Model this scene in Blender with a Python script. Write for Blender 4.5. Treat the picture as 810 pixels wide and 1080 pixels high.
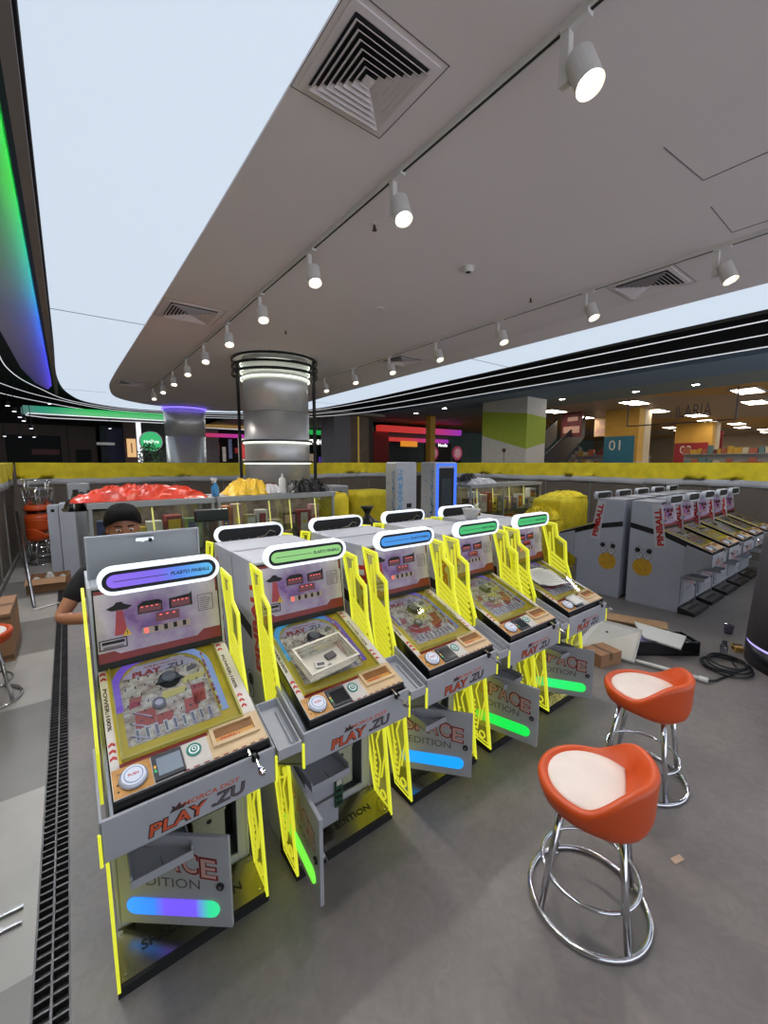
import bpy, bmesh, math, random
from mathutils import Vector, Matrix
random.seed(7)
for o in list(bpy.data.objects): bpy.data.objects.remove(o)
C = bpy.context.scene.collection
PI = math.pi; R = math.radians
# ---------------------------------------------------------------- camera
H = 2.0; FP = 435.0; DH = 52.0
PITCH = math.atan(DH/FP); AZ = R(52.6)
_F0 = Vector((math.cos(AZ), math.sin(AZ), 0)); _R = Vector((math.sin(AZ), -math.cos(AZ), 0)); _Z = Vector((0,0,1))
_F = _F0*math.cos(PITCH) - _Z*math.sin(PITCH); _U = _F0*math.sin(PITCH) + _Z*math.cos(PITCH)
CAM = Vector((0,0,H))
cam_d = bpy.data.cameras.new('camera'); cam = bpy.data.objects.new('camera', cam_d); C.objects.link(cam)
cam.matrix_world = Matrix.Translation(CAM) @ Matrix((( _R.x,_U.x,-_F.x,0),(_R.y,_U.y,-_F.y,0),(_R.z,_U.z,-_F.z,0),(0,0,0,1)))
cam_d.sensor_fit = 'VERTICAL'; cam_d.sensor_height = 24.0; cam_d.lens = 24.0*FP/1080.0
cam_d.clip_start = 0.05; cam_d.clip_end = 200
bpy.context.scene.camera = cam
# ---------------------------------------------------------------- light and exposure
sc = bpy.context.scene
sc.view_settings.view_transform = 'Standard'; sc.view_settings.look = 'None'
sc.view_settings.gamma = 1; sc.view_settings.use_curve_mapping = False
sc.view_settings.exposure = 0.0
w = bpy.data.worlds.new('world'); sc.world = w; w.use_nodes = True
w.node_tree.nodes['Background'].inputs[0].default_value = (0.75,0.8,0.9,1)
w.node_tree.nodes['Background'].inputs[1].default_value = 1.9
GLOW = 0.92       # luminous stretch ceiling
SPOT_W = 46.0     # each track lamp
def area(name, loc, sx, sy, power, col, rot=(0,0,0)):
    l = bpy.data.lights.new(name,'AREA'); l.shape='RECTANGLE'; l.size=sx; l.size_y=sy; l.energy=power; l.color=col
    o = bpy.data.objects.new(name,l); C.objects.link(o); o.location=loc; o.rotation_euler=rot; return o
area('light_line_lamp',(7.95,4.5,3.6),.04,12,120,(.95,.97,1)); area('light_line_lamp',(3.0,14.9,3.6),6,.03,100,(.95,.97,1)); area('light_line_lamp',(-.68,5,3.6),.03,9,150,(.95,.97,1))
# ---------------------------------------------------------------- pixel to place
def ray(x,y): return _F*FP + _R*(x-405.0) - _U*(y-540.0)
def atZ(x,y,z=0): r=ray(x,y); return CAM + r*((z-H)/r.z)
def atY(x,y,Y): r=ray(x,y); return CAM + r*(Y/r.y)
def atX(x,y,X): r=ray(x,y); return CAM + r*(X/r.x)
# ---------------------------------------------------------------- materials
MATS = {}
def lin(c):
    return tuple(((v/255)/12.92 if v/255<=.04045 else ((v/255+.055)/1.055)**2.4) for v in c)
def mat(name, col, rough=.5, metal=0., emit=0., ecol=None, noise=0., scale=8., bump=0., alpha=1., trans=0., coat=0., col2=None, spec=None):
    if name in MATS: return MATS[name]
    m = bpy.data.materials.new(name); m.use_nodes = True; nt = m.node_tree
    b = nt.nodes['Principled BSDF']; c = lin(col)
    b.inputs['Base Color'].default_value = (*c,1); b.inputs['Roughness'].default_value = rough; b.inputs['Metallic'].default_value = metal
    if emit:
        b.inputs['Emission Color'].default_value = (*lin(ecol or col),1); b.inputs['Emission Strength'].default_value = emit
    if alpha<1: b.inputs['Alpha'].default_value = alpha
    if trans: b.inputs['Transmission Weight'].default_value = trans
    if coat: b.inputs['Coat Weight'].default_value = coat
    if spec is not None: b.inputs['Specular IOR Level'].default_value = spec
    if noise or bump or col2:
        tc = nt.nodes.new('ShaderNodeTexCoord'); n = nt.nodes.new('ShaderNodeTexNoise'); n.inputs['Scale'].default_value = scale; n.inputs['Detail'].default_value = 5
        nt.links.new(tc.outputs['Object'], n.inputs['Vector'])
        if noise or col2:
            r = nt.nodes.new('ShaderNodeValToRGB'); r.color_ramp.elements[0].position=.35; r.color_ramp.elements[1].position=.65
            if col2: r.color_ramp.elements[0].color=(*c,1); r.color_ramp.elements[1].color=(*lin(col2),1)
            else:
                r.color_ramp.elements[0].color=(*[v*(1-noise) for v in c],1); r.color_ramp.elements[1].color=(*[min(1,v*(1+noise)) for v in c],1)
            nt.links.new(n.outputs['Fac'], r.inputs['Fac']); nt.links.new(r.outputs['Color'], b.inputs['Base Color'])
        if bump:
            bp = nt.nodes.new('ShaderNodeBump'); bp.inputs['Strength'].default_value = bump; bp.inputs['Distance'].default_value=.02
            nt.links.new(n.outputs['Fac'], bp.inputs['Height']); nt.links.new(bp.outputs['Normal'], b.inputs['Normal'])
    MATS[name] = m; return m
def glow(name, col, s=1., base=None): return mat(name, base or (20,20,20), .4, 0, s, col)
def gradient_emit(name, axis, stops, s):
    """emission that changes colour along an object axis (an addressable LED strip)"""
    if name in MATS: return MATS[name]
    m = bpy.data.materials.new(name); m.use_nodes=True; nt=m.node_tree; b=nt.nodes['Principled BSDF']
    tc = nt.nodes.new('ShaderNodeTexCoord'); sp = nt.nodes.new('ShaderNodeSeparateXYZ'); mr = nt.nodes.new('ShaderNodeMapRange'); r = nt.nodes.new('ShaderNodeValToRGB')
    nt.links.new(tc.outputs['Object'], sp.inputs[0]); nt.links.new(sp.outputs[axis], mr.inputs[0])
    mr.inputs[1].default_value = stops[0][0]; mr.inputs[2].default_value = stops[-1][0]
    e = r.color_ramp.elements; a, z = stops[0][0], stops[-1][0]
    while len(e) < len(stops): e.new(.5)
    for k,(p,c) in enumerate(stops):
        e[k].position = (p-a)/(z-a); e[k].color = (*lin(c),1)
    nt.links.new(mr.outputs[0], r.inputs[0]); nt.links.new(r.outputs[0], b.inputs['Emission Color']); b.inputs['Emission Strength'].default_value = s
    b.inputs['Base Color'].default_value=(.05,.05,.05,1)
    MATS[name]=m; return m
def glass(name, tint=(255,255,255), gloss=.12, rough=.03):
    if name in MATS: return MATS[name]
    m = bpy.data.materials.new(name); m.use_nodes=True; nt=m.node_tree; nt.nodes.clear()
    o=nt.nodes.new('ShaderNodeOutputMaterial'); t=nt.nodes.new('ShaderNodeBsdfTransparent'); g=nt.nodes.new('ShaderNodeBsdfGlossy'); x=nt.nodes.new('ShaderNodeMixShader')
    f=nt.nodes.new('ShaderNodeLayerWeight'); f.inputs[0].default_value=.5; pw=nt.nodes.new('ShaderNodeMath'); pw.operation='POWER'; pw.inputs[1].default_value=4; a=nt.nodes.new('ShaderNodeMath'); a.operation='MULTIPLY_ADD'; a.inputs[1].default_value=.6; a.inputs[2].default_value=gloss; a.use_clamp=True; nt.links.new(f.outputs['Facing'],pw.inputs[0])
    t.inputs[0].default_value=(*lin(tint),1); g.inputs['Roughness'].default_value=rough
    nt.links.new(pw.outputs[0],a.inputs[0]); nt.links.new(a.outputs[0],x.inputs[0]); nt.links.new(t.outputs[0],x.inputs[1]); nt.links.new(g.outputs[0],x.inputs[2]); nt.links.new(x.outputs[0],o.inputs[0])
    MATS[name]=m; return m
def haze_glow(name, col, s, alpha):
    """edge-lit acrylic sheet: mostly clear, gives off a little of its own colour"""
    if name in MATS: return MATS[name]
    m = bpy.data.materials.new(name); m.use_nodes=True; nt=m.node_tree; nt.nodes.clear()
    o=nt.nodes.new('ShaderNodeOutputMaterial'); t=nt.nodes.new('ShaderNodeBsdfTransparent'); e=nt.nodes.new('ShaderNodeEmission'); x=nt.nodes.new('ShaderNodeMixShader')
    t.inputs[0].default_value=(*lin((250,250,190)),1); e.inputs[0].default_value=(*lin(col),1); e.inputs[1].default_value=s; x.inputs[0].default_value=alpha
    nt.links.new(t.outputs[0],x.inputs[1]); nt.links.new(e.outputs[0],x.inputs[2]); nt.links.new(x.outputs[0],o.inputs[0]); MATS[name]=m; return m
# ---------------------------------------------------------------- mesh builder
TXT = {}
def text_geo(s, bold=0., shear=0.):
    k=(s,bold,shear)
    if k in TXT: return TXT[k]
    cu = bpy.data.curves.new('t','FONT'); cu.body = s; cu.size = 1; cu.offset = bold; cu.shear=shear; cu.resolution_u = 3
    o = bpy.data.objects.new('t',cu); C.objects.link(o); dg = bpy.context.evaluated_depsgraph_get(); me = o.evaluated_get(dg).to_mesh()
    vs=[v.co.copy() for v in me.vertices]; fs=[tuple(p.vertices) for p in me.polygons]
    o.evaluated_get(dg).to_mesh_clear(); bpy.data.objects.remove(o); bpy.data.curves.remove(cu)
    if vs:
        x0=min(v.x for v in vs); x1=max(v.x for v in vs); y0=min(v.y for v in vs); y1=max(v.y for v in vs)
    else: x0=x1=y0=y1=0
    TXT[k]=(vs,fs,x0,x1,y0,y1); return TXT[k]
class B:
    def __init__(s): s.v=[]; s.f=[]; s.m=[]
    def add(s, vs, fs, mi=0):
        n=len(s.v); s.v += [Vector(v) for v in vs]; s.f += [tuple(i+n for i in f) for f in fs]; s.m += [mi]*len(fs); return s
    def box(s,x0,x1,y0,y1,z0,z1,mi=0):
        vs=[(x,y,z) for z in (z0,z1) for y in (y0,y1) for x in (x0,x1)]
        return s.add(vs,[(0,2,3,1),(4,5,7,6),(0,1,5,4),(2,6,7,3),(0,4,6,2),(1,3,7,5)],mi)
    def prism(s,pts,ax,a,b,mi=0):
        mk={'x':lambda p,t:(t,p[0],p[1]),'y':lambda p,t:(p[0],t,p[1]),'z':lambda p,t:(p[0],p[1],t)}[ax]
        n=len(pts); vs=[mk(p,a) for p in pts]+[mk(p,b) for p in pts]
        fs=[tuple(range(n))[::-1],tuple(range(n,2*n))]+[(i,(i+1)%n,n+(i+1)%n,n+i) for i in range(n)]
        return s.add(vs,fs,mi)
    def ring(s,pts,pin,ax,a,b,mi=0):
        mk={'x':lambda p,t:(t,p[0],p[1]),'y':lambda p,t:(p[0],t,p[1]),'z':lambda p,t:(p[0],p[1],t)}[ax]
        n=len(pts); vs=[mk(p,t) for t in (a,b) for q in (pts,pin) for p in q]; fs=[]
        for i in range(n):
            j=(i+1)%n
            fs += [(i,j,n+j,n+i),(2*n+i,3*n+i,3*n+j,2*n+j),(i,2*n+i,2*n+j,j),(n+i,n+j,3*n+j,3*n+i)]
        return s.add(vs,fs,mi)
    def cyl(s,p0,p1,r0,r1=None,n=16,mi=0,cap=True):
        p0=Vector(p0);p1=Vector(p1); r1=r0 if r1 is None else r1; d=(p1-p0).normalized(); a=d.orthogonal().normalized(); b=d.cross(a)
        vs=[p+(a*math.cos(2*PI*k/n)+b*math.sin(2*PI*k/n))*r for p,r in ((p0,r0),(p1,r1)) for k in range(n)]
        fs=[(k,(k+1)%n,n+(k+1)%n,n+k) for k in range(n)]
        if cap: fs += [tuple(range(n))[::-1],tuple(range(n,2*n))]
        return s.add(vs,fs,mi)
    def tube(s,path,r,n=8,closed=False,mi=0):
        P=[Vector(p) for p in path]; m=len(P); rr=r if isinstance(r,(list,tuple)) else [r]*m; vs=[]; prev=None
        for i in range(m):
            if closed: d=(P[(i+1)%m]-P[i-1])
            else: d=P[min(i+1,m-1)]-P[max(i-1,0)]
            d.normalize()
            a = d.orthogonal().normalized() if prev is None else (prev-d*prev.dot(d)).normalized()
            prev=a; b=d.cross(a)
            vs += [P[i]+(a*math.cos(2*PI*k/n)+b*math.sin(2*PI*k/n))*rr[i] for k in range(n)]
        fs=[]
        for i in range(m if closed else m-1):
            j=(i+1)%m
            fs += [(i*n+k,i*n+(k+1)%n,j*n+(k+1)%n,j*n+k) for k in range(n)]
        if not closed: fs += [tuple(range(n))[::-1],tuple(range((m-1)*n,m*n))]
        return s.add(vs,fs,mi)
    def lathe(s,prof,c=(0,0,0),n=32,mi=0,cap=True):
        vs=[(c[0]+r*math.cos(2*PI*k/n),c[1]+r*math.sin(2*PI*k/n),c[2]+z) for r,z in prof for k in range(n)]
        fs=[(i*n+k,i*n+(k+1)%n,(i+1)*n+(k+1)%n,(i+1)*n+k) for i in range(len(prof)-1) for k in range(n)]
        if cap: fs += [tuple(range(n))[::-1],tuple(range((len(prof)-1)*n,len(prof)*n))]
        return s.add(vs,fs,mi)
    def ball(s,c,r,n=12,mi=0,sx=1,sy=1,sz=1):
        prof=[(math.sin(PI*i/(n//2)),-math.cos(PI*i/(n//2))) for i in range(n//2+1)]
        vs=[(c[0]+r*sx*q*math.cos(2*PI*k/n),c[1]+r*sy*q*math.sin(2*PI*k/n),c[2]+r*sz*z) for q,z in prof for k in range(n)]
        return s.add(vs,[(i*n+k,i*n+(k+1)%n,(i+1)*n+(k+1)%n,(i+1)*n+k) for i in range(n//2) for k in range(n)],mi)
    def flat(s,pts,mp,h0,h1,mi=0):
        """thin layer: polygon pts mapped by mp(a,b,h)"""
        n=len(pts); vs=[mp(a,b,h0) for a,b in pts]+[mp(a,b,h1) for a,b in pts]
        return s.add(vs,[tuple(range(n))[::-1],tuple(range(n,2*n))]+[(i,(i+1)%n,n+(i+1)%n,n+i) for i in range(n)],mi)
    def fring(s,pts,pin,mp,h0,h1,mi=0,closed=True):
        n=len(pts); vs=[mp(a,b,h) for h in (h0,h1) for q in (pts,pin) for a,b in q]; fs=[]
        for i in range(n if closed else n-1):
            j=(i+1)%n
            fs += [(n+i,n+j,j,i),(2*n+i,2*n+j,3*n+j,3*n+i),(i,j,2*n+j,2*n+i),(n+j,n+i,3*n+i,3*n+j)]
        return s.add(vs,fs,mi)
    def text(s,t,org,u,v,width=None,height=None,mi=0,bold=0.,shear=0.,lift=0.,size=None,thick=.0006):
        vs,fs,x0,x1,y0,y1=text_geo(t,bold,shear)
        if not vs: return s
        W=max(x1-x0,1e-6); Hh=max(y1-y0,1e-6)
        sx = (width/W) if width else ((height/Hh) if height else size); sy = (height/Hh) if height else sx
        u=Vector(u).normalized(); v=Vector(v).normalized(); n=u.cross(v); o=Vector(org)
        return s.add([o+u*((p.x-x0)*sx)+v*((p.y-y0)*sy)+n*(lift+thick) for p in vs],fs,mi)
    def move(s,M):
        s.v=[M@v for v in s.v]; return s
    def obj(s,name,mats,parent=None,bevel=0.,smooth=False,loc=None,rot=None,segs=2):
        me=bpy.data.meshes.new(name); me.from_pydata([tuple(v) for v in s.v],[],s.f)
        ml = mats if isinstance(mats,(list,tuple)) else [mats]
        for m in ml: me.materials.append(m)
        for p,i in zip(me.polygons,s.m): p.material_index=min(i,len(ml)-1); p.use_smooth=smooth
        me.update()
        bm=bmesh.new(); bm.from_mesh(me); bmesh.ops.recalc_face_normals(bm, faces=[f for f in bm.faces if f.calc_area()>0]) if not any(len(f.verts)==3 for f in bm.faces) else None
        bm.to_mesh(me); bm.free()
        o=bpy.data.objects.new(name,me); C.objects.link(o)
        if parent: o.parent=parent
        if loc is not None: o.location=loc
        if rot is not None: o.rotation_euler=rot
        if bevel:
            md=o.modifiers.new('bevel','BEVEL'); md.width=bevel; md.segments=segs; md.limit_method='ANGLE'; md.angle_limit=R(40)
        return o
def tag(o,label,cat,group=None):
    o['label']=label; o['category']=cat
    if group: o['group']=group
    return o
def empty(name,loc,rz=0,label=None,cat=None,group=None):
    o=bpy.data.objects.new(name,None); C.objects.link(o); o.location=loc; o.rotation_euler=(0,0,rz); o.empty_display_size=.1
    if label: tag(o,label,cat,group)
    return o
def struct(o): o['kind']='structure'; return o
def copy_tree(o,parent=None):
    c=o.copy(); C.objects.link(c); c.parent=parent
    for ch in list(o.children): copy_tree(ch,c)
    return c
def inset(pts,d):
    n=len(pts); A=sum(pts[i][0]*pts[(i+1)%n][1]-pts[(i+1)%n][0]*pts[i][1] for i in range(n)); sg=1 if A>0 else -1; out=[]
    for i in range(n):
        p0=Vector(pts[i-1]);p=Vector(pts[i]);p1=Vector(pts[(i+1)%n]); e0=(p-p0).normalized(); e1=(p1-p).normalized()
        n0=Vector((-e0.y,e0.x))*sg; n1=Vector((-e1.y,e1.x))*sg; k=1+n0.dot(n1); q=p+(n0+n1)*(d/max(k,.3)); out.append((q.x,q.y))
    return out
def stadium(cx,cz,L,h,n=10):
    r=h/2; a=L/2-r
    return [(cx+a+r*math.cos(t),cz+r*math.sin(t)) for t in [-PI/2+PI*k/n for k in range(n+1)]]+[(cx-a+r*math.cos(t),cz+r*math.sin(t)) for t in [PI/2+PI*k/n for k in range(n+1)]]
def circ(cx,cy,r,n=20): return [(cx+r*math.cos(2*PI*k/n),cy+r*math.sin(2*PI*k/n)) for k in range(n)]
def spline(pts,n=8,closed=False):
    P=[Vector(p) for p in pts]; m=len(P); out=[]
    for i in range(m if closed else m-1):
        a=P[(i-1)%m] if closed or i>0 else P[0]; b=P[i]; c=P[(i+1)%m]; d=P[(i+2)%m] if closed or i+2<m else P[-1]
        for k in range(n):
            t=k/n; out.append(.5*((2*b)+(c-a)*t+(2*a-5*b+4*c-d)*t*t+(3*b-a-3*c+d)*t**3))
    if not closed: out.append(P[-1])
    return out
# ---------------------------------------------------------------- palette
white=mat('white_paint',(172,175,186),.42,noise=.03,scale=4)
whiteD=mat('white_powder_coat',(160,162,169),.5,noise=.04,scale=6)
black=mat('black_gloss',(14,14,16),.25,noise=.1); blackM=mat('black_matt',(20,20,22),.7,noise=.15)
chrome=mat('chrome',(215,215,220),.12,1.0,noise=.03,scale=20); steel=mat('brushed_steel',(150,150,154),.32,1.0,noise=.1,scale=3)
darkred=mat('dark_red_print',(120,22,22),.4,noise=.08); redp=mat('red_print',(176,34,32),.45,noise=.06); orangeR=mat('orange_red_print',(196,84,48),.45,noise=.06)
greyp=mat('grey_print',(92,86,92),.5,noise=.06)
yel_e=glow('yellow_lit_edge',(230,234,58),.80,(160,160,40)); yel_f=glow('yellow_lit_engraving',(220,218,56),.8,(120,120,30)); yel_s=haze_glow('yellow_lit_sheet',(190,188,40),.6,.35)
rimw=glow('white_lit_rim',(226,236,250),.9,(200,200,200))

exec_parts=[]
# ================================================================ SETTING
def plane_poly(pts,z,name,m,h=None,bev=0):
    b=B(); n=len(pts)
    if h: b.prism(pts,'z',z,z+h)
    else: b.add([(x,y,z) for x,y in pts],[tuple(range(n))])
    return struct(b.obj(name,m))
# floor
def floor_mat():
    m=bpy.data.materials.new('vinyl_floor'); m.use_nodes=True; nt=m.node_tree; b=nt.nodes['Principled BSDF']; tc=nt.nodes.new('ShaderNodeTexCoord')
    n1=nt.nodes.new('ShaderNodeTexNoise'); n1.inputs['Scale'].default_value=1.1; n1.inputs['Detail'].default_value=8; n1.inputs['Roughness'].default_value=.6
    n2=nt.nodes.new('ShaderNodeTexNoise'); n2.inputs['Scale'].default_value=14; n2.inputs['Detail'].default_value=8; n2.inputs['Distortion'].default_value=1.5
    for n in (n1,n2): nt.links.new(tc.outputs['Object'],n.inputs['Vector'])
    r=nt.nodes.new('ShaderNodeValToRGB'); r.color_ramp.elements[0].position=.3; r.color_ramp.elements[1].position=.7
    r.color_ramp.elements[0].color=(*lin((106,102,102)),1); r.color_ramp.elements[1].color=(*lin((128,122,119)),1)
    nt.links.new(n1.outputs['Fac'],r.inputs[0]); mx=nt.nodes.new('ShaderNodeMixRGB'); mx.blend_type='OVERLAY'; mx.inputs[0].default_value=.25
    nt.links.new(r.outputs[0],mx.inputs[1]); nt.links.new(n2.outputs['Fac'],mx.inputs[2]); nt.links.new(mx.outputs[0],b.inputs['Base Color'])
    b.inputs['Roughness'].default_value=.42; return m
def tile_mat():
    m=bpy.data.materials.new('stone_tile'); m.use_nodes=True; nt=m.node_tree; b=nt.nodes['Principled BSDF']; tc=nt.nodes.new('ShaderNodeTexCoord')
    mp=nt.nodes.new('ShaderNodeMapping'); mp.inputs['Location'].default_value=(.15,.45,.5)
    ck=nt.nodes.new('ShaderNodeTexChecker'); ck.inputs['Scale'].default_value=1/1.2; ck.inputs['Color1'].default_value=(*lin((150,146,140)),1); ck.inputs['Color2'].default_value=(*lin((110,107,103)),1)
    n=nt.nodes.new('ShaderNodeTexNoise'); n.inputs['Scale'].default_value=3; mx=nt.nodes.new('ShaderNodeMixRGB'); mx.blend_type='OVERLAY'; mx.inputs[0].default_value=.2
    nt.links.new(tc.outputs['Object'],mp.inputs[0]); nt.links.new(mp.outputs[0],ck.inputs[0]); nt.links.new(tc.outputs['Object'],n.inputs[0]); nt.links.new(ck.outputs[0],mx.inputs[1]); nt.links.new(n.outputs['Fac'],mx.inputs[2]); nt.links.new(mx.outputs[0],b.inputs['Base Color']); b.inputs['Roughness'].default_value=.35; return m
plane_poly([(-.13,-3),(40,-3),(40,30),(-.13,30)],-.1,'floor',floor_mat(),.1)
plane_poly([(-14,-3),(-.25,-3),(-.25,30),(-14,30)],-.1,'floor',tile_mat(),.1)
# drain channel with a two-row grate
b=B(); b.box(-.25,-.13,-3,11.6,-.1,-.05,1)
for x0,x1 in ((-.25,-.243),(-.194,-.186),(-.137,-.13)): b.box(x0,x1,-3,11.6,-.05,.002)
y=.2
while y<11.5:
    b.box(-.243,-.137,y,y+.008,-.03,-.002); y+=.045
g=b.obj('trim_1',[mat('grate_steel',(92,90,92),.45,.8,noise=.2),blackM]); struct(g)
# central soffit
sp=[(.82,-3),(.82,.5),(.82,3),(.79,6),(.76,8.6),(.80,10.2),(1.08,11.65),(1.9,12.5),(3.2,12.75),(4.2,12.3),(4.75,10.6),(4.6,8),(4.57,5),(4.57,2),(4.57,-3)]
soff=[(p.x,p.y) for p in spline(sp,6)]
ceilm=mat('soffit_paint',(205,196,197),.85,noise=.02,scale=.6)
plane_poly(soff,3.5,'ceiling',ceilm,.012)
b=B()   # down-turned lip along the right edge of the soffit
lp=[(4.35,-3),(4.35,2),(4.35,5),(4.38,8),(4.5,10.4),(4.1,11.9)]; lo=[(4.57,-3),(4.57,2),(4.57,5),(4.6,8),(4.75,10.6),(4.2,12.3)]
vs=[(x,y,3.5) for x,y in lp]+[(x,y,3.43) for x,y in lo]+[(x+.01,y,3.5) for x,y in lo]; n=len(lp)
b.add(vs,[(i,i+1,n+i+1,n+i) for i in range(n-1)]+[(n+i,n+i+1,2*n+i+1,2*n+i) for i in range(n-1)])
struct(b.obj('trim_2',ceilm))
# luminous stretch ceiling
gp=[(-.03,-3),(-.03,2),(-.03,7),(-.03,10.2),(.15,12.3),(.62,13.8),(1.9,14.6),(4.2,13.9),(5.7,12.2),(6.15,10),(6.1,6),(5.98,2),(5.95,-3)]
glowp=[(p.x*.947,p.y*.947) for p in spline(gp,6)]
m=bpy.data.materials.new('stretch_ceiling'); m.use_nodes=True; nt=m.node_tree; bb=nt.nodes['Principled BSDF']; bb.inputs['Base Color'].default_value=(.12,.12,.12,1)
bb.inputs['Emission Color'].default_value=(*lin((213,227,243)),1); bb.inputs['Emission Strength'].default_value=GLOW
plane_poly(glowp,3.515,'ceiling',m,.05)
b=B()
for q in (5.7,11.6): b.box(-.03,.8,q*.947,q*.947+.012,3.512,3.515)
for q in (4.2,9.5): b.box(4.58,5.75,q,q+.012,3.512,3.515)
struct(b.obj('trim_3',mat('seam',(120,130,140),.6,noise=.05)))
# left bulkhead island with an LED cove on its right edge
bk=[(-.12,-3),(-.12,10.6),(-.2,11.2),(-.36,10.4),(-.47,8.9),(-.5,6.0),(-.5,-3)]
plane_poly(bk,3.5,'ceiling',mat('bulkhead_paint',(165,163,168),.8,noise=.03,scale=1),.12)
b=B(); b.box(-.05,-.035,-3,11.2,3.42,3.66); b.box(-.082,-.035,-3,11.2,3.415,3.425); struct(b.obj('trim_4',mat('bulkhead_edge',(112,106,106),.7,noise=.05)))
b=B(); b.box(-.064,-.054,-3,11.2,3.427,3.452)
struct(b.obj('trim_5',gradient_emit('led_cove','Y',[(0,(20,240,60)),(3.2,(10,235,70)),(4.6,(0,190,190)),(5.8,(20,120,255)),(7.5,(50,70,255)),(11.2,(90,60,255))],22)))
# open black ceiling beyond
b=B()
b.box(-25,60,-6,50,4.3,4.4)
struct(b.obj('ceiling',mat('black_void',(9,9,11),.9,noise=.2)))
# fascia ring above the glow ceiling edge
b=B(); out=[(x,y) for x,y in glowp]
b.tube([(x,y,3.53) for x,y in out],.02,6)
struct(b.obj('trim_6',mat('dark_edge_trim',(30,30,32),.6,noise=.1)))
def led_curve(pts,r,name='ceiling_light_strip',lab='',s=.8,z=3.62,m=None):
    b=B(); b.tube([(p.x,p.y,z) for p in spline([(*q,0) for q in pts],8)],r,6)
    return tag(b.obj(name,m or glow('white_led_line',(225,228,235),s,(200,200,200))),lab,'light strip','white light lines on the black ceiling')
led_curve([(-.68,-3),(-.68,7),(-.68,10),(-.35,12),(.3,14),(1.8,15.1),(4.4,14.4),(6.0,12.4),(6.5,9.5),(6.5,5),(6.5,-3)],.008,lab='thin white light line nearest the glowing ceiling panel')
led_curve([(-1.5,4),(-1.4,9),(-1.04,11.4),(-.2,13.6),(1.6,15.6),(4.7,15.0),(6.6,12.8),(7.2,9.5),(7.2,5),(7.2,-3)],.008,lab='middle white light line curving across the black ceiling')
led_curve([(-1.9,9),(-1.5,12.2),(-.4,14.6),(1.5,16.3),(5.0,15.6),(7.3,13),(7.95,9.5),(7.95,5),(7.95,-3)],.009,lab='outermost white light line next to the blue-grey soffit')
# black beams of the open ceiling between the lines
b=B()
for x0,x1 in ((6.2,6.35),(8.05,8.15)): b.box(x0,x1,-3,12,3.66,4.3)
struct(b.obj('trim_7',mat('beam_black',(16,16,18),.8,noise=.2)))
# ceiling beyond on the right: blue grey, teal, ochre zones of the supermarket
plane_poly([(9.83,-6),(11.5,-6),(11.5,16),(9.83,16)],3.9,'ceiling',mat('bluegrey_paint',(104,122,142),.8,noise=.04),.1)
plane_poly([(11.5,-6),(13.2,-6),(13.2,24),(11.5,24)],3.9,'ceiling',mat('tealgrey_paint',(120,128,124),.8,noise=.04),.1)
def ochre():
    m=bpy.data.materials.new('ochre_and_beige_ceiling'); m.use_nodes=True; nt=m.node_tree; b=nt.nodes['Principled BSDF']; tc=nt.nodes.new('ShaderNodeTexCoord')
    wv=nt.nodes.new('ShaderNodeTexWave'); wv.inputs['Scale'].default_value=.035; wv.inputs['Distortion'].default_value=0; wv.bands_direction='DIAGONAL'
    r=nt.nodes.new('ShaderNodeValToRGB'); r.color_ramp.interpolation='CONSTANT'; r.color_ramp.elements[1].position=.5
    r.color_ramp.elements[0].color=(*lin((172,128,52)),1); r.color_ramp.elements[1].color=(*lin((150,130,104)),1)
    nt.links.new(tc.outputs['Object'],wv.inputs[0]); nt.links.new(wv.outputs[0],r.inputs[0]); nt.links.new(r.outputs[0],b.inputs['Base Color']); return m
plane_poly([(13.2,-10),(48,-10),(48,24),(13.2,24)],3.9,'ceiling',ochre(),.1)
# hoarding walls around the site
wallm=mat('hoarding_board',(104,94,84),.7,noise=.06,scale=2); batten=mat('batten_grey',(120,118,112),.6,noise=.08)
def wall(name,x0,x1,y0,y1):
    b=B(); b.box(x0,x1,y0,y1,0,1.98); return struct(b.obj(name,wallm))
wall('wall_back',-.95,10.5,11.7,11.8); wall('wall_right',10.5,10.6,-2,11.8); wall('wall_left',-1.05,-.95,-2,11.8)
b=B()
for x in [-.3+1.22*k for k in range(9)]: b.box(x,x+.04,11.68,11.7,0,1.66)
for y in [-1+1.22*k for k in range(10)]:
    b.box(10.48,10.5,y,y+.04,0,1.66); b.box(-.95,-.93,y,y+.04,0,1.66)
b.box(-.95,10.5,11.675,11.7,0,.1); b.box(10.475,10.5,-2,11.7,0,.1); b.box(-.95,-.925,-2,11.7,0,.1)
struct(b.obj('trim_8',batten))
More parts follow.
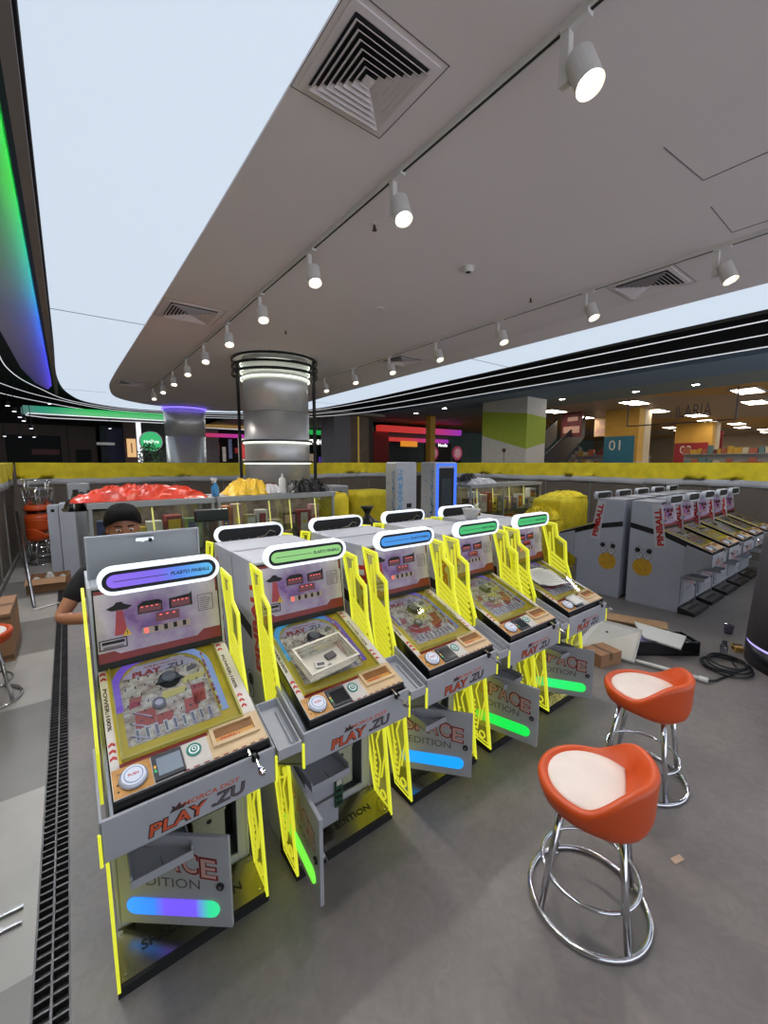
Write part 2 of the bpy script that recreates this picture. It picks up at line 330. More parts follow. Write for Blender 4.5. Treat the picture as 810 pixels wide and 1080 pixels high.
# ================================================================ PINBALL MACHINES
def art_mat():
    m=bpy.data.materials.new('backglass_art'); m.use_nodes=True; nt=m.node_tree; b=nt.nodes['Principled BSDF']; tc=nt.nodes.new('ShaderNodeTexCoord')
    n=nt.nodes.new('ShaderNodeTexNoise'); n.inputs['Scale'].default_value=9; n.inputs['Detail'].default_value=7; nt.links.new(tc.outputs['Object'],n.inputs[0])
    gr=nt.nodes.new('ShaderNodeTexGradient'); gr.gradient_type='SPHERICAL'; mp=nt.nodes.new('ShaderNodeMapping'); mp.inputs['Location'].default_value=(-.28*3.6,-.45*3.6,-1.30*3.6); mp.inputs['Scale'].default_value=(3.6,3.6,3.6)
    nt.links.new(tc.outputs['Object'],mp.inputs[0]); nt.links.new(mp.outputs[0],gr.inputs[0])
    ad=nt.nodes.new('ShaderNodeMath'); ad.operation='MULTIPLY_ADD'; ad.inputs[1].default_value=.55; nt.links.new(gr.outputs['Fac'],ad.inputs[0]); nt.links.new(n.outputs['Fac'],ad.inputs[2])
    r=nt.nodes.new('ShaderNodeValToRGB'); e=r.color_ramp.elements; e[0].position=.45; e[0].color=(*lin((186,178,186)),1); e[1].position=1.25; e[1].color=(*lin((104,66,132)),1)
    k=e.new(.72); k.color=(*lin((160,146,172)),1); k=e.new(.98); k.color=(*lin((126,82,146)),1)
    nt.links.new(ad.outputs[0],r.inputs[0]); nt.links.new(r.outputs[0],b.inputs['Base Color']); b.inputs['Roughness'].default_value=.3; return m
ART=art_mat(); gold=mat('gold_print_panel',(196,140,70),.4,noise=.12,scale=30); wood=mat('beige_print_panel',(204,176,138),.45,noise=.06,scale=20)
fieldY=mat('mustard_playfield',(204,178,30),.3,noise=.06,scale=12); cream=mat('cream_playfield',(216,210,196),.35,col2=(150,128,118),scale=38); lilac=mat('pale_lilac_print',(196,188,214),.4,noise=.08)
glassP=glass('playfield_glass',(240,242,244),.03); steelpin=mat('steel_pin',(120,120,124),.3,.9,noise=.1)
foot_m=mat('polished_foot_plate',(150,146,138),.22,1.0,noise=.08,scale=5); blueLcd=mat('grey_lcd',(120,128,140),.25,noise=.04,emit=.12,ecol=(150,170,200))
redled=glow('red_led_digit',(255,90,80),1.6); moonY=mat('moon_yellow_print',(206,158,40),.5,noise=.08,scale=12)
UP=[(.495,1.468),(.335,1.455),(.315,1.345),(.235,1.30),(.22,1.12),(.145,.91),(.145,.70),(.31,.70),(.37,.915),(.41,1.2)]
LOW=[(-.005,.03),(.07,.63),(.27,.475),(.15,.05)]
def deck(x,y,h=0):
    s=.378; c=1/math.sqrt(1+s*s); return (x, y-h*s*c, .874+s*(y+.11)+h*c)
DU=Vector((1,0,0)); DV=Vector((0,1,.378)).normalized(); DN=Vector((0,-.378,1)).normalized()
def bars(b,x0,x1,segs,w,mi):
    for (a,c) in segs:
        a=Vector(a);c=Vector(c); d=(c-a).normalized(); n=Vector((-d.y,d.x))*w/2
        b.prism([tuple(a-n),tuple(c-n),tuple(c+n),tuple(a+n)],'x',x0,x1,mi)
def acrylic(root,x0,lit):
    if not lit: return
    x1=x0+.011
    b=B(); b.ring(UP,inset(UP,.014),'x',x0,x1,0)
    b.ring(inset(UP,.022),inset(UP,.029),'x',x0+.001,x1-.001,1)
    # engraved column in the upper part, slanted bars below
    bars(b,x0+.001,x1-.001,[((.375,1.42),(.345,1.16)),((.40,1.37),(.385,1.2))],.016,1)
    for k in range(11):
        z=1.16-.04*k; t=(1.16-z)/.46
        bars(b,x0+.001,x1-.001,[((.24-.085*t,z-.055),(.385-.075*t,z+.03))],.021,1)
    b.box(x0+.004,x1-.004,.16,.161,.9,.901,1)
    o=b.obj('side_light_panel',[yel_e,yel_f],root)
    s=B(); q=inset(UP,.014); s.add([((x0+x1)/2,y,z) for y,z in q],[tuple(range(len(q)))]); s.obj('acrylic_sheet',yel_s,o)
    b=B(); b.ring(LOW,inset(LOW,.012),'x',x0,x1,0)
    b.ring(inset(LOW,.020),inset(LOW,.026),'x',x0+.001,x1-.001,1)
    bars(b,x0+.001,x1-.001,[((.08,.56),(.14,.40)),((.14,.40),(.10,.28)),((.10,.28),(.12,.12)),((.2,.47),(.165,.33)),((.165,.33),(.15,.2)),((.06,.36),(.09,.2)),((.12,.47),(.19,.42))],.008,1)
    for k in range(8): bars(b,x0+.001,x1-.001,[((.125-.004*k+.02,.32-.032*k),(.15-.004*k+.02,.32-.032*k))],.012,1)
    for cy,cz,rr in ((.075,.10,.028),(.12,.07,.016),(.115,.50,.022)): b.ring(circ(cy,cz,rr,14),circ(cy,cz,rr-.009,14),'x',x0+.001,x1-.001,1)
    o=b.obj('leg_light_panel',[yel_e,yel_f],root)
    s=B(); q=inset(LOW,.012); s.add([((x0+x1)/2,y,z) for y,z in q],[tuple(range(len(q)))]); s.obj('acrylic_sheet',yel_s,o)
def machine(name,loc,rz,label,group,p):
    """one table-top pinball cabinet"""
    root=empty(name,loc,rz,label,'pinball machine',group)
    lit=p.get('lit',True); full=p.get('full',True)
    # cabinet shell
    S=[(.2,.0),(.2,.50),(-.11,.68),(-.11,.795),(.40,.99),(.45,1.09),(.49,1.465),(.85,1.465),(.85,0)]
    b=B(); b.prism(S,'x',.02,.034); b.prism(S,'x',.556,.57)
    b.box(.034,.556,.838,.85,0,1.465); b.box(.034,.556,.2,.85,.0,.03)
    if p.get('lid'):
        b.box(.034,.07,.49,.85,1.45,1.465); b.box(.52,.556,.49,.85,1.45,1.465); b.box(.07,.52,.49,.53,1.45,1.465); b.box(.07,.52,.80,.85,1.45,1.465)
    else: b.box(.034,.556,.49,.85,1.45,1.465)
    b.box(.034,.075,.2,.215,.03,.53); b.box(.515,.556,.2,.215,.03,.53); b.box(.075,.515,.2,.215,.03,.12); b.box(.075,.515,.2,.215,.50,.53)
    b.box(.034,.556,.42,.432,.03,1.0,1)
    cab=b.obj('cabinet',[white,mat('dark_interior',(40,38,34),.7,noise=.2)],root,bevel=.003)
    # white tray lip and apron carrying the playfield box
    b=B(); b.box(-.012,.587,-.135,-.122,.69,.842)
    b.add([(x,y,z) for x in (-.012,.587) for y,z in ((-.122,.69),(.2,.49),(.2,.505),(-.122,.705))],[(0,1,5,4),(3,7,6,2),(0,3,2,1),(4,5,6,7),(0,4,7,3),(1,2,6,5)])
    for x in (-.012,.577): b.prism([(-.135,.69),(-.135,.842),(.15,.935),(.15,.52)],'x',x,x+.01)
    ap=b.obj('apron',whiteD,root,bevel=.004)
    if full or 1:
        o=Vector((.12,-.135,.705)); u=Vector((1,0,0)); v=Vector((0,0,1))
        b=B(); b.text('PLAY',o,u,v,width=.20,height=.052,mi=1,bold=.07,shear=.12,thick=.0008); b.text('PLAY',o+Vector((.004,0,.004)),u,v,width=.192,height=.044,mi=0,bold=.02,shear=.12,thick=.0016)
        b.text('.ZU',o+Vector((.21,0,.004)),u,v,width=.13,height=.05,mi=1,bold=.05,shear=.12); b.text('.ZU',o+Vector((.214,0,.008)),u,v,width=.122,height=.042,mi=2,bold=.0,shear=.12,thick=.0016)
        b.text('SIMORCA DOT',o+Vector((.09,0,.061)),u,v,width=.23,height=.018,mi=0,bold=.02,shear=.12)
        b.prism([(.19,.765),(.20,.775),(.20,.79),(.212,.778),(.225,.792),(.23,.776),(.245,.78),(.236,.765)],'y',-.1362,-.1352,1)
        b.obj('logo_print',[orangeR,mat('dark_outline_print',(52,34,36),.5,noise=.05),greyp],ap)
    if lit:
        for x in (-.018,.583):
            b=B(); b.box(x,x+.01,-.14,-.128,.685,.80); b.obj('apron_light_bar',yel_e,root,bevel=.002)
    # black playfield box and its deck
    b=B(); b.prism([(-.115,.80),(-.11,.872),(.50,1.103),(.50,1.02)],'x',.030,.572)
    box=b.obj('playfield_box',black,root,bevel=.003)
    b=B(); f=lambda pts,h0,h1,mi: b.flat(pts,deck,h0,h1,mi)
    rect=lambda x0,x1,y0,y1:[(x0,y0),(x1,y0),(x1,y1),(x0,y1)]
    f(rect(.034,.568,-.108,.50),0,.003,5)
    f(rect(.062,.516,.006,.498),.003,.0045,0)
    f(rect(.034,.062,.006,.498),.003,.0045,5); f(rect(.516,.545,.03,.498),.003,.0045,5)
    f(rect(.036,.155,-.106,-.004),.003,.0045,1)                    # gold panel under the round button
    f(rect(.262,.352,-.106,-.004),.003,.0045,6); f(rect(.352,.568,-.108,.028),.003,.0045,2)
    f(rect(.062,.36,-.004,.010),.0045,.0055,3)
    for k in range(9): f(rect(.25+.035*k,.27+.035*k,-.1075,-.103),.0045,.0052,3)
    for cx_,ys in ((.048,(.03,.058,.086,.40,.428,.456)),(.531,(.06,.088,.116,.40,.428,.456))):
        for yy in ys: f([(cx_-.011,yy),(cx_,yy+.008),(cx_+.011,yy),(cx_+.011,yy+.012),(cx_,yy+.02),(cx_-.011,yy+.012)],.0045,.0052,4)
    b.text('POWER:100%',deck(.041,.36,.0045),-DV,DU,width=.22,height=.014,mi=7,bold=.04)
    b.text('POWER:100%',deck(.524,.37,.0045),-DV,DU,width=.22,height=.014,mi=7,bold=.04)
    b.text('AM',deck(.05,-.03,.0045),DU,DV,height=.008,mi=7); 
    for yy in (-.062,-.086): f(circ(.05,yy,.004,8),.0045,.0052,7)
    deckp=b.obj('deck_panel',[fieldY,gold,wood,darkred,redp,mat('white_print_strip',(206,200,196),.45,noise=.04),mat('pale_deck_panel',(196,190,186),.45,noise=.04),mat('dark_lettering',(70,52,20),.5,noise=.05)],root)
    # arch light band
    def arch(r0,n=10):
        L=.088-r0; Rr=.452+r0; top=.470+r0; rad=.13+r0; pts=[(L,.22)]
        pts += [(L+rad-rad*math.cos(t),top-rad+rad*math.sin(t)) for t in [PI/2*k/n for k in range(n+1)]]
        pts += [(Rr-rad+rad*math.cos(t),top-rad+rad*math.sin(t)) for t in [PI/2-PI/2*k/n for k in range(n+1)]]
        return pts+[(Rr,.08)]
    b=B(); b.fring(arch(0.018),arch(-.012),deck,.0045,.009,closed=False); b.obj('arch_light',p.get('arch',glow('arch_blue',(70,150,215),.6)),root)
    # inner field
    inner=[(.098,.06),(.432,.06),(.432,.33),(.415,.39),(.36,.44),(.17,.44),(.115,.39),(.098,.33)]
    b=B(); b.flat(inner,deck,.0045,.006,0)
    g=lambda pts,h0,h1,mi: b.flat(pts,deck,h0,h1,mi)
    g([(.115,.375),(.41,.375),(.40,.395),(.355,.432),(.175,.432),(.125,.395)],.006,.007,6)
    b.text('PLAY',deck(.15,.372,.007),DU,DV,width=.12,height=.032,mi=1,bold=.06,shear=.1); b.text('.ZU',deck(.28,.372,.007),DU,DV,width=.08,height=.032,mi=3,bold=.05,shear=.1)
    b.text('SIMORCA',deck(.2,.41,.007),DU,DV,width=.14,height=.010,mi=1,bold=.02)
    g(circ(.285,.315,.045,16),.006,.010,4); g(circ(.285,.325,.028,14),.010,.020,3); g([(.225,.30),(.345,.30),(.33,.317),(.24,.317)],.010,.014,4)
    g(circ(.225,.205,.026,16),.006,.018,3); g(circ(.225,.205,.015,12),.018,.020,6)
    for x0,x1,y0,y1,mi in ((.13,.20,.12,.20,1),(.20,.26,.11,.16,1),(.35,.40,.15,.25,1),(.31,.36,.12,.19,1),(.12,.16,.22,.27,1),(.24,.33,.22,.26,5),(.33,.42,.27,.31,5),(.36,.40,.33,.36,3)):
        g([(x0,y0),(x1,y0+.01),(x1+.012,y1),(x0+.006,y1)],.006,.0075,mi)
    for k in range(9):
        x=.125+.033*k; g([(x,.068),(x+.015,.068),(x+.015,.122),(x,.122)],.006,.011,2 if k%2 else 6); g([(x+.003,.073),(x+.012,.073),(x+.012,.115),(x+.003,.115)],.011,.0118,3)
    for k in range(14):
        y=.09+.024*k; g([(.438,y),(.446,y),(.446,y+.016),(.438,y+.016)],.0045,.012,1 if k%3 else 5)
    for k in range(3): g([(.108+.01*k,.10+.05*k),(.112+.01*k,.10+.05*k),(.17+.01*k,.07+.045*k),(.166+.01*k,.066+.045*k)],.006,.012,6)
    b.obj('playfield',[cream,mat('faded_red_print',(170,70,62),.4,noise=.1),mat('clear_lane',(214,216,220),.2,noise=.03),mat('mid_grey_plastic',(104,104,112),.4,noise=.1),blackM,mat('pale_yellow_print',(214,200,110),.4,noise=.1),lilac],root)
    rnd=random.Random(p.get('seed',3)); b=B()
    for r_ in range(6):
        for c_ in range(9):
            x=.118+.036*c_+(.018 if r_%2 else 0); y=.15+.042*r_
            if x<.425 and math.hypot(x-.285,y-.315)>.05 and math.hypot(x-.225,y-.205)>.03 and rnd.random()>.12:
                b.cyl(deck(x,y,.006),deck(x,y,.017),.0022,n=6)
    b.obj('pin',steelpin,root)['kind']='stuff'
    b=B(); q=[(.07,.014),(.508,.014),(.508,.492),(.07,.492)]; b.flat(q,deck,.021,.023)
    b.fring(q,inset(q,.006),deck,.0045,.021,1); b.obj('glass_cover',[glassP,mat('clear_edge',(190,180,90),.3,noise=.05)],root)
    # controls
    b=B(); b.cyl(deck(.098,-.056,.0045),deck(.098,-.056,.012),.045,n=28,mi=1); b.cyl(deck(.098,-.056,.012),deck(.098,-.056,.024),.040,.037,n=28); b.cyl(deck(.098,-.056,.024),deck(.098,-.056,.0246),.030,n=24,mi=2)
    b.cyl(deck(.098,-.056,.0246),deck(.098,-.056,.0252),.027,n=24); b.text('PUSH',deck(.082,-.060,.0252),DU,DV,width=.032,mi=3,bold=.03)
    b.obj('push_button',[mat('white_button_plastic',(204,208,222),.3,noise=.02,emit=.15,ecol=(200,210,240)),mat('silver_ring',(150,150,156),.25,.8,noise=.05),mat('blue_ring_print',(110,130,170),.4,noise=.05),redp],root)
    b=B(); b.flat(rect(.158,.258,-.104,-.012),deck,.0045,.014,0); b.flat(rect(.172,.252,-.092,-.026),deck,.014,.0146,1)
    b.flat(rect(.161,.168,-.06,-.05),deck,.014,.0146,2); b.flat(rect(.161,.168,-.075,-.065),deck,.014,.0146,3)
    b.obj('score_screen',[mat('dark_bezel',(46,48,54),.4,noise=.05),p.get('lcd',blueLcd),glow('amber_light',(255,200,60),.8),glow('green_light',(60,220,120),.8)],root)
    b=B(); b.cyl(deck(.300,-.040,.0045),deck(.300,-.040,.008),.027,n=24,mi=0); b.cyl(deck(.300,-.040,.008),deck(.300,-.040,.0086),.019,n=24,mi=1); b.cyl(deck(.300,-.040,.0086),deck(.300,-.040,.012),.0135,n=20,mi=0)
    b.fring(circ(.300,-.040,.008,16),circ(.300,-.040,.005,16),deck,.012,.0126,1)
    b.obj('start_button',[mat('teal_button',(34,120,110),.35,noise=.04),mat('white_button_face',(220,226,226),.35,noise=.03,emit=.2)],root)
    b=B(); t=rect(.366,.548,-.066,.018); b.fring(t,inset(t,.014),deck,.0045,.014,0); b.flat(inset(t,.014),deck,.0045,.0055,1); b.flat(rect(.382,.53,-.030,.002),deck,.0055,.0062,2)
    b.text('PINBALL',deck(.40,-.05,.0062),DU,DV,width=.08,mi=3,bold=.02)
    b.obj('ball_tray',[wood,mat('ochre_tray_floor',(196,140,60),.4,noise=.08),mat('deep_ochre',(120,74,20),.5,noise=.1),redp],root)
    b=B(); b.cyl((.503,-.12,.835),(.503,-.142,.832),.016,n=14,mi=1); b.cyl((.503,-.14,.832),(.503,-.195,.822),.0045,n=8); b.cyl((.503,-.192,.823),(.503,-.205,.820),.013,.015,n=14); b.cyl((.503,-.205,.820),(.503,-.222,.816),.015,.009,n=14)
    b.cyl((.480,-.125,.868),(.480,-.150,.862),.006,n=8)
    b.obj('plunger',[chrome,black],root,smooth=False)
    # back panel with art
    bv=Vector((0,.05,.335)).normalized(); bn=Vector((1,0,0)).cross(bv)
    def bb(x,z,h=0): return Vector((x,.44,1.10))+Vector((x*0,0,0))+bv*z+bn*h
    b=B(); fl=lambda pts,h0,h1,mi: b.flat(pts,bb,h0,h1,mi)
    fl(rect(.034,.556,0,.352),-.006,0,0); fl(rect(.040,.550,.03,.345),0,.001,1)
    fl([(.04,.03),(.55,.03),(.55,.085),(.47,.085),(.44,.06),(.12,.06),(.10,.075),(.04,.075)],.001,.002,2)
    fl(rect(.04,.10,.33,.345),.001,.002,2); fl(rect(.49,.55,.33,.345),.001,.002,2); fl(rect(.542,.55,.26,.345),.001,.002,2)
    fl([(.08,.262),(.10,.25),(.16,.25),(.18,.262),(.15,.274),(.14,.286),(.12,.286),(.11,.274)],.001,.0025,3)     # saucer
    fl([(.118,.248),(.142,.248),(.155,.14),(.105,.14)],.001,.0018,4)
    fl([(.135,.132),(.17,.132),(.153,.165)],.002,.003,5)
    # displays
    fl([(.20,.215),(.30,.215),(.30,.26),(.285,.27),(.225,.27),(.20,.255)],.001,.004,3); fl(rect(.205,.295,.22,.25),.004,.005,6)
    fl([(.33,.215),(.43,.215),(.43,.28),(.42,.27),(.33,.262)],.001,.004,3); fl(rect(.337,.42,.22,.255),.004,.005,6)
    fl(rect(.27,.37,.165,.205),.001,.004,6)
    fl(rect(.21,.415,.12,.150),.001,.003,7)
    for k in range(5): fl(rect(.22+.04*k,.235+.04*k,.124,.148),.003,.004,3 if k else 8)
    for k in range(3): fl(rect(.285+.028*k,.295+.028*k,.193,.198),.004,.005,9)
    for k in range(4): fl(rect(.213+.02*k,.221+.02*k,.243,.247),.005,.006,9); fl(rect(.347+.018*k,.355+.018*k,.247,.251),.005,.006,9)
    # rules panel and warning plate
    q=rect(.455,.525,.175,.255); b.fring(q,inset(q,.003),bb,.001,.002,10)
    for k in range(7): fl(rect(.463,.50+.003*(k*37%6),.185+.009*k,.188+.009*k),.001,.002,10)
    q=rect(.045,.15,.085,.13) if lit else rect(.045,.15,.085,.13); b.fring(q,inset(q,.004),bb,.001,.003,3); fl(rect(.056,.14,.108,.12),.001,.003,3); fl(rect(.06,.135,.092,.098),.001,.003,10)
    b.text('!',bb(.151,.138,.003),Vector((1,0,0)),bv,height=.018,mi=3,bold=.03)
    b.obj('back_panel',[blackM,ART,darkred,blackM,mat('red_beam_print',(160,44,52),.4,noise=.15),mat('yellow_warning',(214,170,40),.4,noise=.03),mat('display_red',(110,16,26),.2,noise=.1),mat('beige_row',(170,150,140),.4,noise=.05),redled if lit else darkred,redled if lit else darkred,greyp],root)
    # marquee
    st=stadium(.30,1.498,.49,.118); i1=inset(st,.014); i2=inset(st,.031)
    b=B(); b.ring(st,i1,'y',.395,.450,0); b.obj('marquee_rim',rimw if lit else mat('marquee_rim_unlit',(200,204,210),.4,noise=.03),root)
    b=B(); b.prism(i1,'y',.404,.444,0); 
    for k in range(6): b.box(.12+.065*k,.126+.065*k,.444,.447,1.46,1.466,1)
    b.tube([(.12,.449,1.49),(.16,.452,1.505),(.2,.450,1.47),(.26,.45,1.46)],.003,5,mi=1)
    b.box(.2,.4,.41,.45,1.435,1.45,0)
    mq=b.obj('marquee_housing',[blackM,mat('pale_wire',(150,140,120),.5,noise=.1)],root)
    b=B(); b.prism(i2,'y',.398,.404,0); cm=p.get('marq',glow('marquee_green',(130,220,120),.9)) if lit else mat('marquee_unlit',(30,32,36),.4,noise=.1)
    b.text('PLABTO PINBALL',(.33,.398,1.490),(1,0,0),(0,0,1),width=.17,height=.017,mi=1,bold=.03,shear=.25); b.box(.11,.32,.3972,.3978,1.496,1.499,1)
    b.obj('marquee_light',[cm,mat('marquee_lettering',(30,34,60),.5,noise=.05)],mq)
    # side lettering and emblem
    b2=B()
    # the reading direction on the left side: up the front edge
    b2.add([(.0192,y,z) for y,z in ((.405,1.062),(.85,1.155),(.85,1.08),(.405,.988))],[(0,1,2,3)],0)
    b2.add([(.0190,y,z) for y,z in ((.385,.86),(.525,.84),(.595,1.43),(.475,1.44))],[(0,1,2,3)],1)
    def sd(y,z,h=0): return (.0188-h,y,z)
    b2.flat(circ(.66,.535,.128,28),sd,0,.0008,2)
    for cy,cz,rr in ((.60,.60,.022),(.70,.62,.026),(.62,.50,.015),(.69,.50,.020),(.73,.55,.012)): b2.fring(circ(cy,cz,rr,16),circ(cy,cz,rr-.005,16),sd,.0008,.0014,3)
    for cy,d_ in ((.605,-1),(.715,1)):
        sh_=lambda P,h0,h1,mi: b2.flat(P,sd,h0,h1,mi)
        bd=[(cy-.040,.735),(cy+.040,.735),(cy+.052,.70),(cy+.046,.672),(cy+.030,.668),(cy+.026,.640),(cy+.006,.636),(cy,.655),(cy-.006,.636),(cy-.026,.640),(cy-.030,.668),(cy-.046,.672),(cy-.052,.70)]
        sh_(bd,.0014,.0022,4); sh_(inset(bd,.0045),.0022,.0028,1); sh_([(cy-.018,.712),(cy+.018,.712),(cy+.018,.690),(cy-.018,.690)],.0028,.0032,4); sh_([(cy-.014,.708),(cy+.014,.708),(cy+.014,.694),(cy-.014,.694)],.0032,.0036,1)
        hc=(cy+.006*d_,.775); sh_([(hc[0]+.049*math.cos(t),hc[1]+.045*math.sin(t)) for t in [2*PI*k/20 for k in range(20)]],.0022,.003,4); sh_([(hc[0]+.044*math.cos(t),hc[1]+.040*math.sin(t)) for t in [2*PI*k/20 for k in range(20)]],.003,.0036,1)
        sh_([(hc[0]+.009*d_+.034*math.cos(t),hc[1]-.002+.033*math.sin(t)) for t in [2*PI*k/20 for k in range(20)]],.0036,.0042,4); sh_([(hc[0]-.004*d_,.822),(hc[0]+.004,.822),(hc[0]+.004,.845),(hc[0]-.004*d_,.845)],.0022,.003,4)
    b2.obj('side_print',[blackM,mat('white_decal',(190,190,196),.5,noise=.02),moonY,mat('moon_crater_print',(150,104,24),.5,noise=.05),blackM],cab)
    b=B(); b.text('PINBALL',(.0178,.41,.88),(0,.077,.52),(0,.52,-.077),width=.51,height=.082,bold=.05); b.obj('side_lettering',redp,cab)
    b=B(); b.text('PINBALL',(.5722,.495,.88),(0,.077,.52),(0,-.52,.077),width=.51,height=.082,bold=.05)
    b.obj('side_lettering',redp,cab)
    acrylic(root,-.001,lit); acrylic(root,.573,lit)
    # foot plate
    b=B(); b.prism([(0,.0),(0,.04),(.19,.085),(.19,0)],'x',.0,.585,0); b.prism([(.012,.043),(.186,.0845),(.186,.0875),(.012,.046)],'x',.012,.573,1)
    for x in (.03,.555):
        for y in (.03,.17): b.cyl((x,y,.046+.235*(y-.012)),(x,y,.050+.235*(y-.012)),.005,n=8,mi=2)
    fn=Vector((0,.23,1)); b.text('SPACE EDITION',(.09,.075,.0615),(1,0,0),(0,1,.2375),width=.40,height=.034,mi=3,bold=.015,thick=.0012)
    b.obj('foot_plate',[blackM,foot_m,chrome,mat('etched_lettering',(34,32,30),.6,noise=.05)],root)
    # door, hinged on the left
    ang=p.get('door',60)
    dr=bpy.data.objects
    b=B(); b.box(0,.465,-.018,0,0,.405); door=b.obj('door',whiteD,root,bevel=.002,loc=(.045,.198,.125),rot=(0,0,-R(ang)))
    b=B(); sx=.05
    for ch,xo,zo,wd in (('S',.055,.265,.055),('P',.125,.262,.058),('A',.195,.255,.062),('C',.272,.245,.058),('E',.345,.225,.062)):
        b.text(ch,(xo-.004,-.0182,zo-.005),(1,0,-.12),(0.0,0,1),width=wd+.014,height=.098,mi=1,bold=.05,thick=.0005); b.text(ch,(xo+.004,-.0182,zo+.002),(1,0,-.12),(0,0,1),width=wd-.002,height=.082,mi=0,bold=.015,thick=.0012)
    b.text('EDITION',(.085,-.0182,.180),(1,0,-.04),(0,0,1),width=.255,height=.042,mi=2,bold=.0,thick=.0006)
    b.obj('door_lettering',[mat('pale_red_print',(190,150,146),.5,noise=.05) ,darkred,greyp],door)
    b=B(); b.prism(stadium(.225,.085,.385,.072),'y',-.024,-.018); b.obj('door_light',p.get('led') if lit else mat('door_bar_unlit',(150,152,158),.4,noise=.05),door)
    b=B(); b.cyl((.425,-.018,.19),(.425,-.026,.19),.015,n=16); b.cyl((.425,-.026,.19),(.425,-.028,.19),.008,n=12,mi=1); b.cyl((.425,0,.19),(.425,.02,.19),.012,n=12,mi=1); b.box(.415,.455,.02,.023,.183,.197,1)
    b.obj('lock',[blackM,steel],door)
    # ticket tray and coin mechanism in the opening
    b=B(); x0,x1=.065,.275; b.box(x0,x1,-.045,.2,.470,.476); b.box(x0,x0+.006,-.045,.2,.470,.515); b.box(x1-.006,x1,-.045,.2,.470,.515); b.box(x0,x1,-.051,-.045,.465,.498)
    b.box(x0+.105,x0+.108,-.03,.02,.476,.4775,1); b.obj('ticket_tray',[whiteD,greyp],root,bevel=.002)
    yf=.06 if ang>80 else .172
    b=B(); b.box(.082,.27,yf,.215,.13,.469); b.box(.09,.26,yf-.002,yf,.28,.30,1); b.cyl((.1,yf,.27),(.1,yf-.008,.27),.006,n=8,mi=1); b.obj('ticket_mechanism',[whiteD,steel],root,bevel=.003)
    b=B(); b.box(.33,.47,.235,.40,.14,.36); b.box(.325,.475,.23,.405,.36,.372); b.cyl((.40,.235,.33),(.40,.2335,.33),.012,n=14,mi=1); b.obj('coin_box',[mat('grey_green_box',(160,162,150),.5,noise=.05),blackM],root,bevel=.003)
    if p.get('tray'):
        b=B(); x0,x1=-.125,-.02; zt=.80
        pts=lambda x:[(x,-.13,.78),(x,-.13,.82),(x,.12,.90),(x,.12,.86)]
        def slab(xa,xb,P): b.add([(x,y,z) for x in (xa,xb) for y,z in P],[(0,1,2,3),(7,6,5,4),(0,4,5,1),(1,5,6,2),(2,6,7,3),(3,7,4,0)])
        slab(x0,x1,[(-.13,.772),(-.13,.778),(.12,.858),(.12,.852)]); slab(x0,x0+.006,[(-.13,.772),(-.13,.815),(.12,.895),(.12,.852)]); slab(x1-.006,x1,[(-.13,.772),(-.13,.815),(.12,.895),(.12,.852)])
        slab(x0,x1,[(-.136,.772),(-.136,.817),(-.13,.819),(-.13,.772)]); slab(x0,x1,[(.114,.852),(.114,.893),(.12,.895),(.12,.852)]); slab(x1-.03,x1-.024,[(-.1,.79),(-.1,.802),(.08,.86),(.08,.845)])
        b.obj('side_tray',whiteD,root)
    if p.get('board'):
        b=B(); b.box(.245,.29,.045,.052,.22,.36,0); b.box(.252,.283,.04,.045,.345,.375,1)
        for k in range(9): b.box(.25+.011*(k%3),.257+.011*(k%3),.041,.045,.235+.035*(k//3),.25+.035*(k//3),2)
        b.obj('circuit_board',[mat('pcb_green',(34,74,48),.5,noise=.15,scale=60),mat('white_connector',(190,188,180),.5,noise=.03),blackM],root)
    if p.get('lid'):
        lx=[.05,.515]; b=B(); b.box(lx[0]-.02,lx[1]-.005,.632,.646,1.455,1.662); ld=b.obj('roof_lid',[mat('grey_lid_inside',(150,154,160),.5,noise=.03)],root,bevel=.002)
        b=B(); q=[(.028,1.453),(.512,1.453),(.512,1.664),(.028,1.664)]; b.ring(q,inset(q,.009),'y',.622,.648); b.obj('lid_flange',whiteD,ld)
        b=B(); b.cyl((.255,.622,1.635),(.255,.602,1.632),.011,n=12); b.box(.225,.30,.60,.612,1.628,1.644); b.cyl((.285,.612,1.636),(.285,.59,1.63),.009,n=10); b.obj('lid_lock',chrome,ld)
        b=B(); b.box(.1,.3,.6,.75,1.30,1.42,0); b.box(.33,.47,.58,.76,1.28,1.40,1); b.obj('power_supply',[steel,blackM],root)
    return root
gC=(60,225,90)
def led(n,stops): return gradient_emit(n,'X',[(.03+.385*t,c) for t,c in stops],1.15)
marq1=gradient_emit('marquee_purple_blue','X',[(.08,(140,100,240)),(.28,(120,95,235)),(.36,(70,130,235)),(.52,(80,190,240))],.95)
arch1=gradient_emit('arch_purple_blue','X',[(.08,(120,80,210)),(.24,(130,90,215)),(.30,(120,150,215)),(.45,(140,170,225))],.75)
arch2=gradient_emit('arch_blue_purple','X',[(.08,(60,170,220)),(.40,(60,150,215)),(.44,(110,70,190)),(.46,(100,60,180))],.7)
arch3=gradient_emit('arch_purple','X',[(.08,(110,80,190)),(.40,(120,90,200)),(.46,(110,130,190))],.65)
PX=[.01,.735,1.46,2.185,2.91]; MY=1.65
